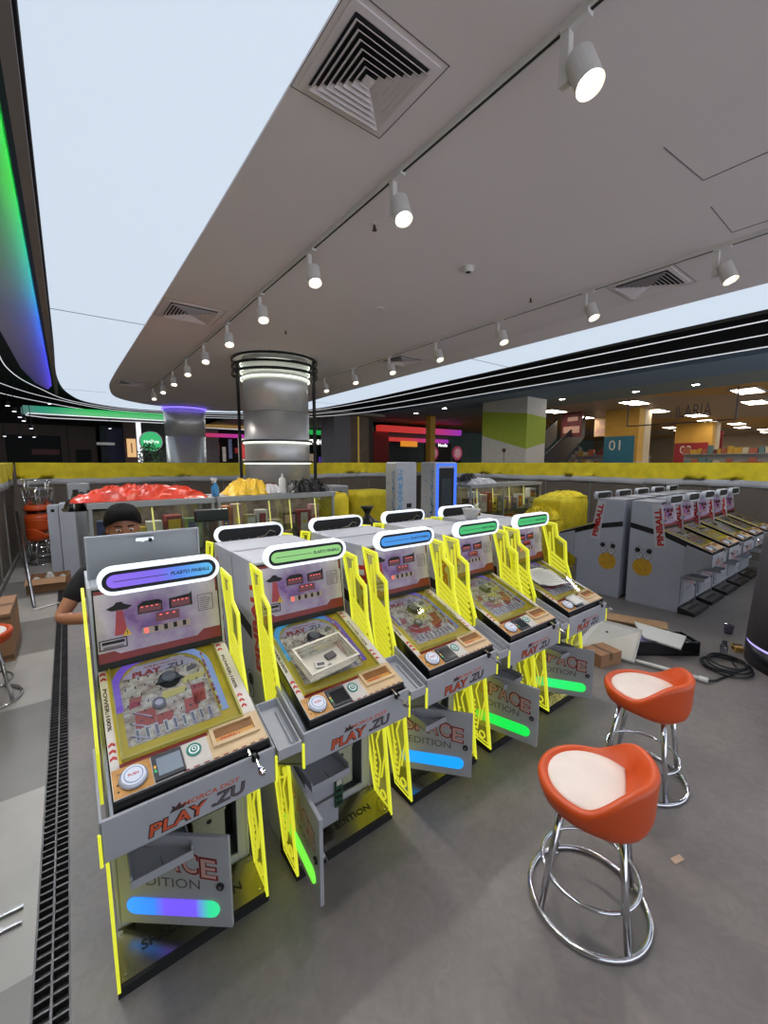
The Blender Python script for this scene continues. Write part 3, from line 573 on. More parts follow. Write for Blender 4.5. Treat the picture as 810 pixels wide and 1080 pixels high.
cfg=[dict(lid=1,marq=marq1,arch=arch1,door=40,led=led('door_blue_violet_green',[(0,(30,150,255)),(.3,(40,130,250)),(.42,(110,80,240)),(.75,(110,80,240)),(.9,(40,210,150)),(1,(40,220,140))]),seed=1),
 dict(marq=glow('marquee_pale_green',(150,215,130),.9),arch=arch2,door=95,led=glow('door_lime',(120,240,70),1.1),tray=1,board=1,lcd=mat('dark_lcd',(20,22,30),.2,noise=.1),seed=2),
 dict(marq=glow('marquee_sky',(60,150,235),.95),arch=arch3,door=50,led=glow('door_sky',(20,160,255),1.1),tray=1,seed=3,lcd=mat('dark_lcd',(20,22,30),.2,noise=.1)),
 dict(marq=glow('marquee_green',(60,190,110),.95),arch=arch3,door=74,led=glow('door_green',(20,230,80),1.1),tray=1,seed=4,lcd=mat('dark_lcd',(20,22,30),.2,noise=.1)),
 dict(marq=glow('marquee_green',(60,190,110),.95),arch=arch3,door=57,led=gradient_emit('door_teal_green','X',[(.03,(40,220,200)),(.14,(30,235,120)),(.42,(20,235,90))],1.1),tray=1,seed=5)]
labs=['nearest pinball machine, purple and blue marquee, raised grey roof lid','pinball machine with pale green marquee and a white basket on its glass','pinball machine with sky blue marquee and blue bar on its open door','pinball machine with green marquee, standing between the sky blue one and the last','pinball machine at the far right end of the lit front row, papers on its glass']
GF='lit pinball machines with open doors in the front row'
for k in range(5):
    machine('pinball_machine',(PX[k],MY,0),0,labs[k],GF,cfg[k])
# machines standing back to back with the front row
bproto=machine('pinball_machine',(PX[1]+.585,MY+1.705,0),PI,'pinball machine seen from behind, backed against the one carrying the basket','pinball machines facing away behind the lit row',dict(door=8,marq=glow('marquee_green',(60,190,110),.95),led=glow('door_green',(20,230,80),1.1)))
for k,l in ((2,'pinball machine seen from behind, backed against the one with sky blue marquee'),(3,'pinball machine seen from behind, in front of the two tall kiosks'),(4,'pinball machine seen from behind, last of the away-facing ones, nearest the yellow covers')):
    o=copy_tree(bproto); o.location=(PX[k]+.585,MY+1.705,0); o['label']=l
# unlit double row on the right
rp=machine('pinball_machine',(6.34,MY,0),0,'first machine of the unlit right-hand row, moon and astronaut print on its side, facing front','unlit pinball machines of the right-hand row',dict(lit=False,door=3,arch=mat('arch_unlit',(150,150,170),.4,noise=.05)))
rl=['second machine from the left in the unlit right-hand row facing front','middle machine of five in the unlit right-hand row facing front','fourth machine from the left in the unlit right-hand row facing front','fifth and farthest machine of the unlit right-hand row facing front']
for k in range(1,5):
    o=copy_tree(rp); o.location=(6.34+.725*k,MY,0); o['label']=rl[k-1]
rb=machine('pinball_machine',(6.34+.585,MY+1.80,0),PI,'first machine of the unlit right-hand block facing the yellow covers, astronaut print beside the seam','unlit pinball machines facing the back wall',dict(lit=False,door=5,arch=mat('arch_unlit',(150,150,170),.4,noise=.05)))
# its outer side faces the camera: mirror the print of the left flank onto the right flank
def right_flank(root):
    cab=[c for c in root.children if c.name.startswith('cabinet')][0]
    src=[c for c in cab.children if c.name.startswith('side_print')][0]
    me=src.data.copy()
    for v in me.vertices: v.co.x=.590-v.co.x
    me.flip_normals(); c=src.copy(); c.data=me; c.parent=cab; C.objects.link(c)
right_flank(rb)
bl=['second machine of the unlit block facing the back wall, only its marquee back shows','middle machine of the unlit block facing the back wall','fourth machine of the unlit block facing the back wall','farthest machine of the unlit block facing the back wall']
for k in range(1,5):
    o=copy_tree(rb); o.location=(6.34+.585+.725*k,MY+1.80,0); o['label']=bl[k-1]
# ================================================================ CEILING FITTINGS
lampm=mat('lamp_grey_paint',(196,192,188),.45,noise=.03); lens=glow('warm_lens',(255,244,222),9); lensr=glow('lamp_inner_ring',(255,236,205),1.6,(200,200,190))
def make_lamp(loc,rz,label):
    r=empty('track_spotlight',loc,rz,label,'spotlight','white track spotlights on the ceiling tracks')
    b=B(); b.box(-.018,.018,-.05,.05,-.035,-.018); b.box(-.015,.015,.015,.05,-.20,-.035); b.obj('bracket',lampm,r,bevel=.003)
    A=Vector((0,.035,-.185)); d=Vector((-.08,-.42,-1)).normalized(); c=Vector((0,-.035,-.19))
    b=B(); b.cyl(c-d*.05,c+d*.075,.046,n=24,cap=False); b.cyl(c-d*.055,c-d*.05,.04,.046,n=24); b.cyl(c+d*.075,c+d*.055,.046,.040,n=24,cap=False)
    b.cyl(Vector((0,.02,-.185)),Vector((0,.0,-.188)),.012,n=10); bo=b.obj('lamp_head',lampm,r,smooth=False)
    b=B(); b.cyl(c+d*.050,c+d*.052,.041,n=24,mi=1); b.cyl(c+d*.052,c+d*.056,.032,n=20,mi=0); b.obj('lens',[lens,lensr],bo)
    l=bpy.data.lights.get('track_spot') or bpy.data.lights.new('track_spot','SPOT'); l.energy=SPOT_W; l.spot_size=R(92); l.spot_blend=.6; l.shadow_soft_size=.04; l.color=(1,.93,.86)
    o=bpy.data.objects.new('spot_beam',l); C.objects.link(o); o.parent=r; o.location=c+d*.09; o.rotation_euler=(d.to_track_quat('-Z','Y')).to_euler()
    return r
names=['nearest','second','third','fourth','fifth','sixth','seventh','eighth','ninth','tenth']
for tx,ys,side in ((1.475,[.86+.957*k for k in range(10)],'left'),(3.72,[1.0+.93*k for k in range(7)],'right')):
    b=B(); b.box(tx-.017,tx+.017,-2.8,ys[-1]+.25,3.478,3.5); b.box(tx-.006,tx+.006,-2.8,ys[-1]+.25,3.4765,3.478,1)
    tag(b.obj('ceiling_track',[lampm,blackM]),'long straight ceiling track carrying the %s row of spotlights'%side,'light track')
    for k,y in enumerate(ys): make_lamp((tx,y,3.5),R(0),'%s spotlight from the camera on the %s ceiling track'%(names[k],side))
def diffuser(x,y,s,rz,label):
    b=B(); h=s/2
    r=empty('air_diffuser',(x,y,3.5),rz,label,'air vent','square ceiling air diffusers')
    q=lambda a:[(-a,-a),(a,-a),(a,a),(-a,a)]
    b.ring(q(h),q(h*.86),'z',-.006,.001); b.ring(q(h*1.12),q(h*1.105),'z',-.0015,.0,1); b.obj('vent_frame',[ceilm,mat('joint_grey',(90,84,82),.8,noise=.1)],r)
    b=B(); b.prism(q(h*.84),'z',-.0045,-.0035); b.obj('vent_throat',blackM,r)
    b=B()
    for k in range(7):
        a=h*(.84-.12*k); c=a-h*.085; n=4
        if c<=0: c=.001
        P=[(*p,-.006) for p in q(a)]+[(*p,-.022) for p in q(max(c,.005))]+[(*p,-.019) for p in q(max(c-.0,.004))]
        vs=[(*p,-.022) for p in q(a)]+[(*p,-.006) for p in q(c)]+[(*p,-.0245) for p in q(a)]+[(*p,-.0085) for p in q(c)]
        b.add(vs,[(i,(i+1)%4,4+(i+1)%4,4+i) for i in range(4)]+[(8+i,12+i,12+(i+1)%4,8+(i+1)%4) for i in range(4)]+[(i,8+i,8+(i+1)%4,(i+1)%4) for i in range(4)])
    b.prism(q(.02),'z',-.022,-.018); b.obj('vent_blades',ceilm,r)
diffuser(1.045,1.47,.40,0,'large square air diffuser beside the nearest left spotlight')
diffuser(1.10,4.66,.50,0,'square air diffuser near the left edge of the soffit, beyond the big one')
diffuser(1.12,9.3,.50,0,'farthest square air diffuser at the left tip of the soffit')
diffuser(4.03,1.57,.46,0,'square air diffuser beside the right ceiling track, nearest end')
diffuser(4.05,4.84,.50,0,'square air diffuser beside the right ceiling track, towards the round column')
for x,y,l in ((1.66,2.27,'small sprinkler head right of the left ceiling track'),(3.49,2.35,'small sprinkler head near the right ceiling track'),(2.1,4.6,'small sprinkler head in the middle of the soffit, near the column'),):
    b=B(); b.cyl((0,0,0),(0,0,-.004),.028,n=18); b.cyl((0,0,-.004),(0,0,-.03),.007,n=8,mi=1); b.cyl((0,0,-.034),(0,0,-.037),.016,n=12,mi=1)
    for s_ in (-1,1): b.tube([(0,0,-.01),(.013*s_,0,-.02),(0,0,-.035)],.002,5,mi=1)
    tag(b.obj('sprinkler_head',[ceilm,mat('dark_brass',(70,60,52),.4,.8,noise=.1)],loc=(x,y,3.5)),l,'sprinkler','sprinkler heads on the soffit')
b=B(); b.cyl((0,0,0),(0,0,-.012),.05,n=24); b.cyl((0,0,-.012),(0,0,-.035),.045,.035,n=24); b.cyl((0,0,-.035),(0,0,-.037),.02,n=16,mi=1)
tag(b.obj('smoke_detector',[lampm,blackM],loc=(2.58,2.30,3.5)),'round smoke detector on the soffit between the two tracks','smoke detector')
b=B(); b.cyl((0,0,0),(0,0,-.008),.05,n=24); b.ring(circ(0,0,.05,20),circ(0,0,.04,20),'z',-.012,-.008)
tag(b.obj('ceiling_disc',lampm,loc=(2.54,3.40,3.5)),'small flat round disc on the soffit beyond the smoke detector','ceiling disc')
b=B()
for a,c in (((2.38,.908),(2.815,.869)),((2.815,.869),(2.82,.35)),((3.13,.917),(3.576,.92)),((3.576,.92),(3.6,.4))):
    a=Vector((*a,3.4988));c=Vector((*c,3.4988)); b.tube([a,c],.0022,5)
struct(b.obj('trim_9',mat('joint_grey',(90,84,82),.8,noise=.1)))
# ================================================================ COLUMNS
def col_mat():
    m=mat('column_steel',(196,195,195),.36,.5,noise=.05,scale=2); return m
r=empty('round_column',(2.56,6.0,0),0,'brushed steel round column with black light rings, nearer of the two','column','round steel columns')
b=B(); b.lathe([(.47,0),(.47,1.62)],n=64); b.lathe([(.473,1.625),(.473,2.72)],n=64); b.lathe([(.47,2.725),(.47,3.5)],n=64); b.obj('column_cladding',col_mat(),r,smooth=True)
b=B(); b.lathe([(.465,0),(.465,3.5)],n=48); b.obj('column_core',blackM,r)
for z,rr in ((3.47,.60),(3.37,.60),(3.27,.60)):
    b=B(); b.lathe([(rr,z-.018),(rr+.02,z-.018),(rr+.02,z+.018),(rr,z+.018),(rr,z-.018)],n=64,cap=False); b.obj('black_ring',black,r)
for z in (3.42,3.31,3.21):
    b=B(); b.lathe([(.49,z-.02),(.50,z-.02),(.50,z),(.49,z),(.49,z-.02)],n=48,cap=False); b.obj('ring_light',glow('ring_led_white',(226,236,214),2.6),r)
for z in (2.30,2.0):
    b=B(); b.lathe([(.475,z),(.52,z),(.52,z+.025),(.475,z+.025),(.475,z)],n=64,cap=False); b.obj('black_ring',black,r)
    b=B(); b.lathe([(.478,z-.02),(.495,z-.02),(.495,z-.004),(.478,z-.004),(.478,z-.02)],n=48,cap=False); b.obj('ring_light',glow('ring_led_white',(226,236,214),2.6),r)
for a in (R(143+90-90+0),R(-38)):
    b=B(); c=Vector((math.cos(a),math.sin(a),0))*.565; b.box(c.x-.018,c.x+.018,c.y-.018,c.y+.018,0,3.48); b.obj('ring_post',blackM,r)
r=empty('round_column',(2.66,12.45,0),0,'plain steel round column with violet glow at its top, behind the yellow hoarding','column','round steel columns')
b=B(); b.lathe([(.5,0),(.5,2.7)],n=64); b.lathe([(.5,2.705),(.52,3.45)],n=64); b.obj('column_cladding',col_mat(),r,smooth=True)
b=B(); b.lathe([(.53,3.42),(.56,3.42),(.56,3.46),(.53,3.46),(.53,3.42)],n=48,cap=False); b.obj('violet_ring_light',glow('violet_led',(120,100,235),2.0),r)
# ================================================================ YELLOW BANNERS ON THE HOARDING
ycl=mat('yellow_cloth',(236,212,40),.75,noise=.10,scale=5,bump=.25); wcl=mat('white_cloth_band',(196,196,200),.7,noise=.05,scale=6,bump=.2)
def banner(p0,p1,nrm,label,seed,n=90):
    rnd=random.Random(seed); p0=Vector(p0);p1=Vector(p1); nrm=Vector(nrm); vs=[];fs=[];mi=[]; rows=[(1.52,1),(1.60,1),(1.655,1),(1.66,0),(1.76,0),(1.87,0),(1.97,0),(2.0,0),(2.0,0)]
    ph=[rnd.random()*6 for _ in range(6)]
    for j,(z,_) in enumerate(rows):
        for i in range(n+1):
            t=i/n; L=(p1-p0).length*t; w_=.012*math.sin(L*7+ph[0]+z*9)+.010*math.sin(L*17+ph[1]-z*14)+.008*math.sin(L*3.1+ph[2])
            sag=.010*math.sin(L*2.2+ph[3])+.006*math.sin(L*9+ph[4])
            off=.035+w_ if j<8 else -.06
            q=p0.lerp(p1,t)+nrm*off; vs.append((q.x,q.y,z+(sag if j<3 else (sag*.3 if j>6 else 0))))
    for j in range(len(rows)-1):
        for i in range(n): fs.append((j*(n+1)+i,j*(n+1)+i+1,(j+1)*(n+1)+i+1,(j+1)*(n+1)+i)); mi.append(1 if j<2 else 0)
    b=B(); b.v=[Vector(v) for v in vs]; b.f=fs; b.m=mi
    o=b.obj('cloth_banner',[ycl,wcl],smooth=True); md=o.modifiers.new('solid','SOLIDIFY'); md.thickness=.004
    return tag(o,label,'banner','yellow and white cloth banners along the hoarding')
banner((-.86,11.7,0),(10.41,11.7,0),(0,-1,0),'yellow cloth banner with white hem along the rear hoarding, below the shops',1,140)
banner((10.5,11.7,0),(10.5,-2,0),(-1,0,0),'yellow cloth banner with white hem along the right hoarding, below the supermarket',2,140)
banner((-.95,-2,0),(-.95,11.7,0),(1,0,0),'yellow cloth banner with white hem on the left hoarding, only its far end visible',3,140)
# ================================================================ STOOLS
orangeV=mat('orange_vinyl',(196,74,24),.42,noise=.05,scale=5,bump=.05); whiteV=mat('white_vinyl',(222,212,206),.5,noise=.03,scale=8)
def stool(loc,ang,label,hgt=.56):
    r=empty('bar_stool',loc,ang,label,'stool','orange and white bar stools')   # +x points to the back rest
    z0=hgt; nr=56
    def lift(t,rad): 
        d=rad*math.cos(t); u=max(0,min(1,(d-.108)/.10)); return .125*u*u*(3-2*u)
    def smax(t): u=max(0,min(1,(math.cos(t)+.15)/.95)); return u*u*(3-2*u)
    rings=[(.14,-.088),(.19,-.082),(.218,-.058),(.230,-.015)]; vs=[];fs=[]
    for rad,z in rings: vs+=[(rad*math.cos(2*PI*k/nr),rad*math.sin(2*PI*k/nr),z0+z*(.70+.30*smax(2*PI*k/nr))) for k in range(nr)]
    for rad,dz in ((.236,.010),(.238,.026),(.232,.040),(.220,.047),(.206,.043),(.192,.030),(.17,.022),(.14,.020),(.10,.022),(.05,.023)):
        for k in range(nr):
            t=2*PI*k/nr; s_=smax(t); rr=rad
            if rad>=.206: z=dz+ .125*s_
            else: z=dz+min(lift(t,rad),.125*s_)
            vs.append((rr*math.cos(t),rr*math.sin(t),z0+z))
    m=len(vs)//nr
    fs=[(i*nr+k,i*nr+(k+1)%nr,(i+1)*nr+(k+1)%nr,(i+1)*nr+k) for i in range(m-1) for k in range(nr)]; fs+=[tuple(range(nr))[::-1],tuple(range((m-1)*nr,m*nr))]
    b=B(); b.add(vs,fs); o=b.obj('seat_shell',orangeV,r,smooth=True)
    # white pad: round, cut straight where the back starts
    pts=[]; rp=.196; t0=math.acos(.112/rp)
    for k in range(29):
        t=t0+(2*PI-2*t0)*k/28; pts.append((rp*math.cos(t),rp*math.sin(t)))
    for k in range(1,8): 
        u=k/8; y=-rp*math.sin(t0)+2*rp*math.sin(t0)*u; pts.append((.112+.010*math.sin(PI*u),y))
    b=B(); vs=[];n=len(pts); cx_=-.03
    for f_,z in ((1.0,.020),(.985,.036),(.93,.042),(.7,.045),(.35,.046)): vs+=[(cx_+(x-cx_)*f_,y*f_,z0+z) for x,y in pts]
    fs=[(i*n+k,i*n+(k+1)%n,(i+1)*n+(k+1)%n,(i+1)*n+k) for i in range(4) for k in range(n)]+[tuple(range(4*n,5*n))]
    b.add(vs,fs); b.obj('seat_pad',whiteV,r,smooth=True)
    b=B(); b.cyl((0,0,z0-.085),(0,0,z0-.05),.12,n=32); b.obj('under_plate',steel,r)
    for k in range(4):
        t=PI/4+k*PI/2; b=B(); b.tube([(.165*math.cos(t),.165*math.sin(t),z0-.06),(.240*math.cos(t),.240*math.sin(t),.012)],.0145,12); b.cyl((.240*math.cos(t),.240*math.sin(t),.0),(.240*math.cos(t),.240*math.sin(t),.006),.016,n=12); b.obj('leg',chrome,r,smooth=True)
    b=B(); b.tube([(.248*math.cos(2*PI*k/48),.248*math.sin(2*PI*k/48),.014) for k in range(48)],.0125,10,closed=True); b.obj('base_ring',chrome,r,smooth=True)
    b=B(); b.tube([(.200*math.cos(2*PI*k/48),.200*math.sin(2*PI*k/48),.17) for k in range(48)],.0095,10,closed=True); b.obj('foot_ring',chrome,r,smooth=True)
    return r
stool((1.765,.765,0),R(-70),'orange bar stool with white seat pad, closest to the camera')
stool((2.79,.935,0),R(-82),'orange bar stool with white seat pad, standing behind the closest one')
s3=stool((-.70,4.62,0),R(190),'orange bar stool cut off by the left picture edge, beside the taped carton')
# stack of stools in the far left corner
for k in range(2):
    o=copy_tree(s3); o.location=(-.50,10.6,.18*k); o.rotation_euler=(0,0,R(200+45*k)); o['label']=['bottom upright stool of the stack in the far left corner','upper upright stool of the stack in the far left corner'][k]; o['group']='stacked orange stools in the far left corner'
    o=copy_tree(s3); o.location=(-.50,10.6,1.50+.18*k); o.rotation_euler=(PI,0,R(40+45*k)); o['label']=['upturned stool lying on the upright ones in the far left corner','topmost upturned stool of the corner stack'][k]; o['group']='stacked orange stools in the far left corner'
# ================================================================ THINGS ON THE MACHINES
def dk(k,x,y,h): p=deck(x,y,h); return Vector((PX[k]+p[0],MY+p[1],p[2]))
DM=Matrix(((DU.x,DV.x,DN.x),(DU.y,DV.y,DN.y),(DU.z,DV.z,DN.z))).to_4x4()
# white basket on the second machine's glass
M=Matrix.Translation(dk(1,.235,.13,.024)) @ DM @ Matrix.Rotation(R(6),4,'Z')
r=empty('plastic_basket',(0,0,0),0,'white slatted plastic basket lying on the glass of the second lit machine','basket'); r.matrix_world=M
bp=mat('white_basket_plastic',(206,200,188),.45,noise=.03)
b=B(); W,D,Hh=.145,.095,.075
b.ring([(-W,-D),(W,-D),(W,D),(-W,D)],[(-W+.012,-D+.012),(W-.012,-D+.012),(W-.012,D-.012),(-W+.012,D-.012)],'z',Hh-.005,Hh)
b.box(-W+.018,W-.018,-D+.018,D-.018,0,.003)
for k in range(24):
    t=-W+.01+(2*W-.02)*k/23; t2=t*.88
    for s_ in (-1,1): b.tube([(t2,s_*(D-.018),.002),(t,s_*(D-.003),Hh-.003)],.0022,5)
for k in range(16):
    t=-D+.01+(2*D-.02)*k/15; t2=t*.85
    for s_ in (-1,1): b.tube([(s_*(W-.018),t2,.002),(s_*(W-.003),t,Hh-.003)],.0022,5)
for z in (.025,.05):
    a=(Hh-z)/Hh*.014; b.ring([(-W+a,-D+a),(W-a,-D+a),(W-a,D-a),(-W+a,D-a)],[(-W+a+.003,-D+a+.003),(W-a-.003,-D+a+.003),(W-a-.003,D-a-.003),(-W+a+.003,D-a-.003)],'z',z,z+.003)
b.obj('basket_body',bp,r)
for k,(x,y,c,l) in enumerate(((-.03,-.01,(214,212,206),'white paper packet in the plastic basket, left one'),(.05,.02,(90,86,88),'dark grey packet in the plastic basket'),(.0,-.045,(190,188,180),'white paper packet in the plastic basket, nearest the front'))):
    b=B(); b.box(-.028,.028,-.018,.018,0,.012); b.box(-.02,.02,-.01,.01,.012,.0128,1)
    o=b.obj('small_packet',[mat('packet_%d'%k,c,.6,noise=.05),greyp],bevel=.003); o.matrix_world=M@Matrix.Translation((x,y,.004))@Matrix.Rotation(R(20*k-15),4,'Z'); tag(o,l,'packet','packets in the basket')
# papers and a white tray on the last machine
pap=mat('white_paper',(222,220,216),.7,noise=.02); clearf=glass('clear_film',(240,240,245),.10,.15)
b=B(); n=14
vs=[]; 
for j in range(n+1):
    for i in range(n+1):
        x=-.17+.34*i/n; y=-.12+.24*j/n; vs.append((x,y,.012+.010*math.sin(x*22+y*9)+.006*math.sin(y*30)))
b.add(vs,[(j*(n+1)+i,j*(n+1)+i+1,(j+1)*(n+1)+i+1,(j+1)*(n+1)+i) for j in range(n) for i in range(n)])
for k in range(8): b.box(-.14,.10-.02*(k%3),-.10+.026*k,-.097+.026*k,.027,.0275,1)
o=b.obj('paper_sheet',[pap,greyp],smooth=True); o.matrix_world=Matrix.Translation(dk(4,.24,.24,.026))@DM@Matrix.Rotation(R(-14),4,'Z'); md=o.modifiers.new('s','SOLIDIFY'); md.thickness=.001
tag(o,'large printed paper sheet spread over the glass of the last lit machine','paper')
b=B(); b.box(-.06,.06,-.045,.045,0,.008); b.ring([(-.06,-.045),(.06,-.045),(.06,.045),(-.06,.045)],[(-.052,-.037),(.052,-.037),(.052,.037),(-.052,.037)],'z',.008,.014)
o=b.obj('paper_tray',pap,bevel=.002); o.matrix_world=Matrix.Translation(dk(4,.20,-.05,.026))@DM; tag(o,'small white tray over the controls of the last lit machine','tray')
# white food bowl with a spoon on the roof
rf=1.468; c=Vector((PX[4]-.12,3.05,rf)); c=Vector((3.06,2.62,rf))
r=empty('paper_bowl',c,R(20),'white paper bowl with a black and yellow mark on top of the cabinets','bowl')
b=B(); b.lathe([(.055,0),(.085,.085),(.09,.088),(.088,.094),(.082,.088),(.052,.006)],n=28); b.box(-.03,-.005,-.078,-.07,.035,.052,1); b.box(.01,.04,-.078,-.07,.03,.055,2); b.obj('bowl_body',[mat('white_card',(214,212,208),.5,noise=.03),mat('yellow_mark',(220,180,50),.5,noise=.04),blackM],r)
o=B().tube([(0,0,.02),(.09,.03,.11),(.17,.05,.135)],.005,6).obj('white_spoon',mat('white_card',(214,212,208)),None,loc=c); tag(o,'white stick leaning out of the paper bowl','spoon')
# ================================================================ PERSON BEHIND THE FIRST MACHINE
skin=mat('skin',(176,120,90),.5,noise=.05,scale=20); shirt=mat('black_tshirt',(22,22,25),.85,noise=.2,scale=20); trousers=mat('dark_trousers',(26,28,34),.8,noise=.15,scale=20); hairm=mat('black_hair',(10,8,8),.8,noise=.3,scale=60,bump=.4,spec=.15)
def skinned(name,chains,m,parent,sub=2):
    vs=[];es=[];rs=[];idx={}
    for ch in chains:
        prev=None
        for p,rad in ch:
            key=tuple(round(c,4) for c in p)
            if key not in idx: idx[key]=len(vs); vs.append(p); rs.append(rad)
            i=idx[key]
            if prev is not None and prev!=i: es.append((prev,i))
            prev=i
    me=bpy.data.meshes.new(name); me.from_pydata(vs,es,[]); o=bpy.data.objects.new(name,me); C.objects.link(o)
    if parent: o.parent=parent
    sk=o.modifiers.new('skin','SKIN'); sk.use_smooth_shade=True
    for i,rad in enumerate(rs):
        v=me.skin_vertices[0].data[i]; v.radius=(rad,rad) if not isinstance(rad,tuple) else rad
    me.skin_vertices[0].data[0].use_root=True
    sb=o.modifiers.new('sub','SUBSURF'); sb.levels=sub; sb.render_levels=sub
    me.materials.append(m); return o
per=empty('person',(.24,2.98,0),0,'person in a black T-shirt bending over behind the nearest machine','person')
# local frame: person faces -y (towards the camera), bent slightly forward
hip=(0,.06,.92); ch=(0,.0,1.20); nk=(0,-.055,1.42); hd=(0,-.10,1.55)
def arm(s_,el,wr):
    sh=(.17*s_,-.02,1.375); c=[(nk,.055),((.09*s_,-.035,1.40),.055),(sh,.052),(tuple((Vector(sh)+Vector(el))/2),.046),(el,.038),(tuple((Vector(el)*.5+Vector(wr)*.5)),.036),(wr,.026)]
    return c
elL=(-.335,-.11,1.13); wrL=(-.12,-.37,1.17); elR=(.30,-.06,1.12); wrR=(.12,-.36,1.18)
def leg(s_): return [(hip,.13),((.09*s_,.06,.86),.105),((.10*s_,.03,.50),.062),((.10*s_,.07,.10),.042),((.10*s_,.05,.05),.042),((.11*s_,-.10,.035),.034)]
body=skinned('body',[[(hip,.13),((0,.03,1.05),.12),(ch,.135),(nk,.058),((0,-.075,1.49),.052),(hd,.085)],arm(-1,elL,wrL),arm(1,elR,wrR),leg(-1),leg(1)],skin,per)
# head with features, tilted down
hp=Vector((0,-.115,1.625)); b=B(); b.ball((0,0,0),.1,28,0,.80,.98,1.16)
for v in b.v:
    if v.z<-.02: k=1+ (v.z+.02)*1.6; v.x*=max(k,.62)
    if v.y<-.05 and -.03<v.z<.02: v.y+=.004
b.ball((0,-.100,-.020),.016,12,0,.75,1.1,1.5)
for s_ in (-1,1): b.ball((.080*s_,.0,-.015),.022,12,0,.35,.8,1.3); b.ball((.030*s_,-.088,.012),.013,12,1,1.1,.55,.55); b.ball((.030*s_,-.0945,.011),.0055,8,2); b.tube([(.014*s_,-.096,.034),(.030*s_,-.099,.040),(.048*s_,-.088,.035)],.004,6,mi=2)
b.ball((0,-.088,-.062),.022,12,3,1,.4,.28)
hm=Matrix.Translation(hp)@Matrix.Rotation(R(14),4,'X')
head=b.obj('head',[skin,mat('eye_white',(220,216,210),.3,noise=.02),hairm,mat('lip',(140,84,74),.5,noise=.04)],per,smooth=True); head.matrix_local=hm
b=B(); n=36
rnd=random.Random(4); vs=[]; 
for i in range(11):
    ph=PI/2*i/10
    for k in range(n):
        t=2*PI*k/n; fr=max(0,-math.sin(t)); low=-.03+.105*fr+(.03 if abs(math.cos(t))>.9 else 0)
        z=low+(.128-low)*math.sin(ph); rr=math.cos(ph)**.55 if i<10 else 0; jr=1+.03*rnd.random()
        vs.append((.096*rr*math.cos(t)*jr,.116*rr*math.sin(t)*jr+.006,z+.006*rnd.random()))
b.add(vs,[(i*n+k,i*n+(k+1)%n,(i+1)*n+(k+1)%n,(i+1)*n+k) for i in range(10) for k in range(n)]); hr=b.obj('hair',hairm,per,smooth=True); hr.matrix_local=hm
sh_l=(-.17,-.02,1.375); sh_r=(.17,-.02,1.375)
mid=lambda a,c,t: tuple(Vector(a)*(1-t)+Vector(c)*t)
skinned('tshirt',[[((0,.07,.84),.155),((0,.05,1.0),.15),((0,.01,1.18),.158),((0,-.03,1.34),.10),((0,-.05,1.405),.072)],[((0,-.03,1.34),.10),((-.10,-.03,1.375),.075),(sh_l,.068),(mid(sh_l,elL,.35),.066),(mid(sh_l,elL,.72),.062)],[((0,-.03,1.34),.10),((.10,-.03,1.375),.075),(sh_r,.068),(mid(sh_r,elR,.35),.066),(mid(sh_r,elR,.72),.062)]],shirt,per)
skinned('trousers',[[((0,.07,.95),.145),((0,.06,.88),.14),((-.09,.06,.84),.115),((-.10,.03,.50),.078),((-.10,.07,.12),.062)],[((0,.06,.88),.14),((.09,.06,.84),.115),((.10,.03,.50),.078),((.10,.07,.12),.062)]],trousers,per)
for s_,wr in ((-1,wrL),(1,wrR)):
    w_=Vector(wr); fwd=(Vector((-.02*s_,-1,-.18))).normalized(); sd_=Vector((1,0,0)); palm=w_+fwd*.07
    chains=[[(tuple(w_),.024),(tuple(w_+fwd*.035),.030),(tuple(palm),.032)]]
    for j,(o_,ln) in enumerate(((-.03,.062),(-.010,.074),(.011,.070),(.030,.055))):
        q=palm+sd_*o_*1.0; a1=q+fwd*ln*.45+Vector((0,0,-.008)); a2=q+fwd*ln*.8+Vector((0,0,-.028)); a3=q+fwd*ln+Vector((0,0,-.048))
        chains.append([(tuple(palm),.032),(tuple(q+fwd*.012),.0105),(tuple(a1),.0095),(tuple(a2),.0085),(tuple(a3),.0075)])
    th=w_+fwd*.03; chains.append([(tuple(w_+fwd*.035),.030),(tuple(th+sd_*(-.035*s_)*-1+fwd*.01),.013),(tuple(th+sd_*(.052*s_)*1+fwd*.035+Vector((0,0,-.01))),.0105),(tuple(th+sd_*(.050*s_)+fwd*.065+Vector((0,0,-.025))),.009)])
    skinned('hand',chains,skin,per)
for s_ in (-1,1):
    b=B(); b.box(.10*s_-.048,.10*s_+.048,-.17,.12,0,.03,1); b.ball((.10*s_,-.06,.045),.05,16,0,.95,2.0,.85); b.ball((.10*s_,.05,.06),.05,16,0,.95,1.3,1.1)
    b.obj('shoe',[blackM,mat('grey_sole',(120,120,118),.6,noise=.05)],per,bevel=.006)
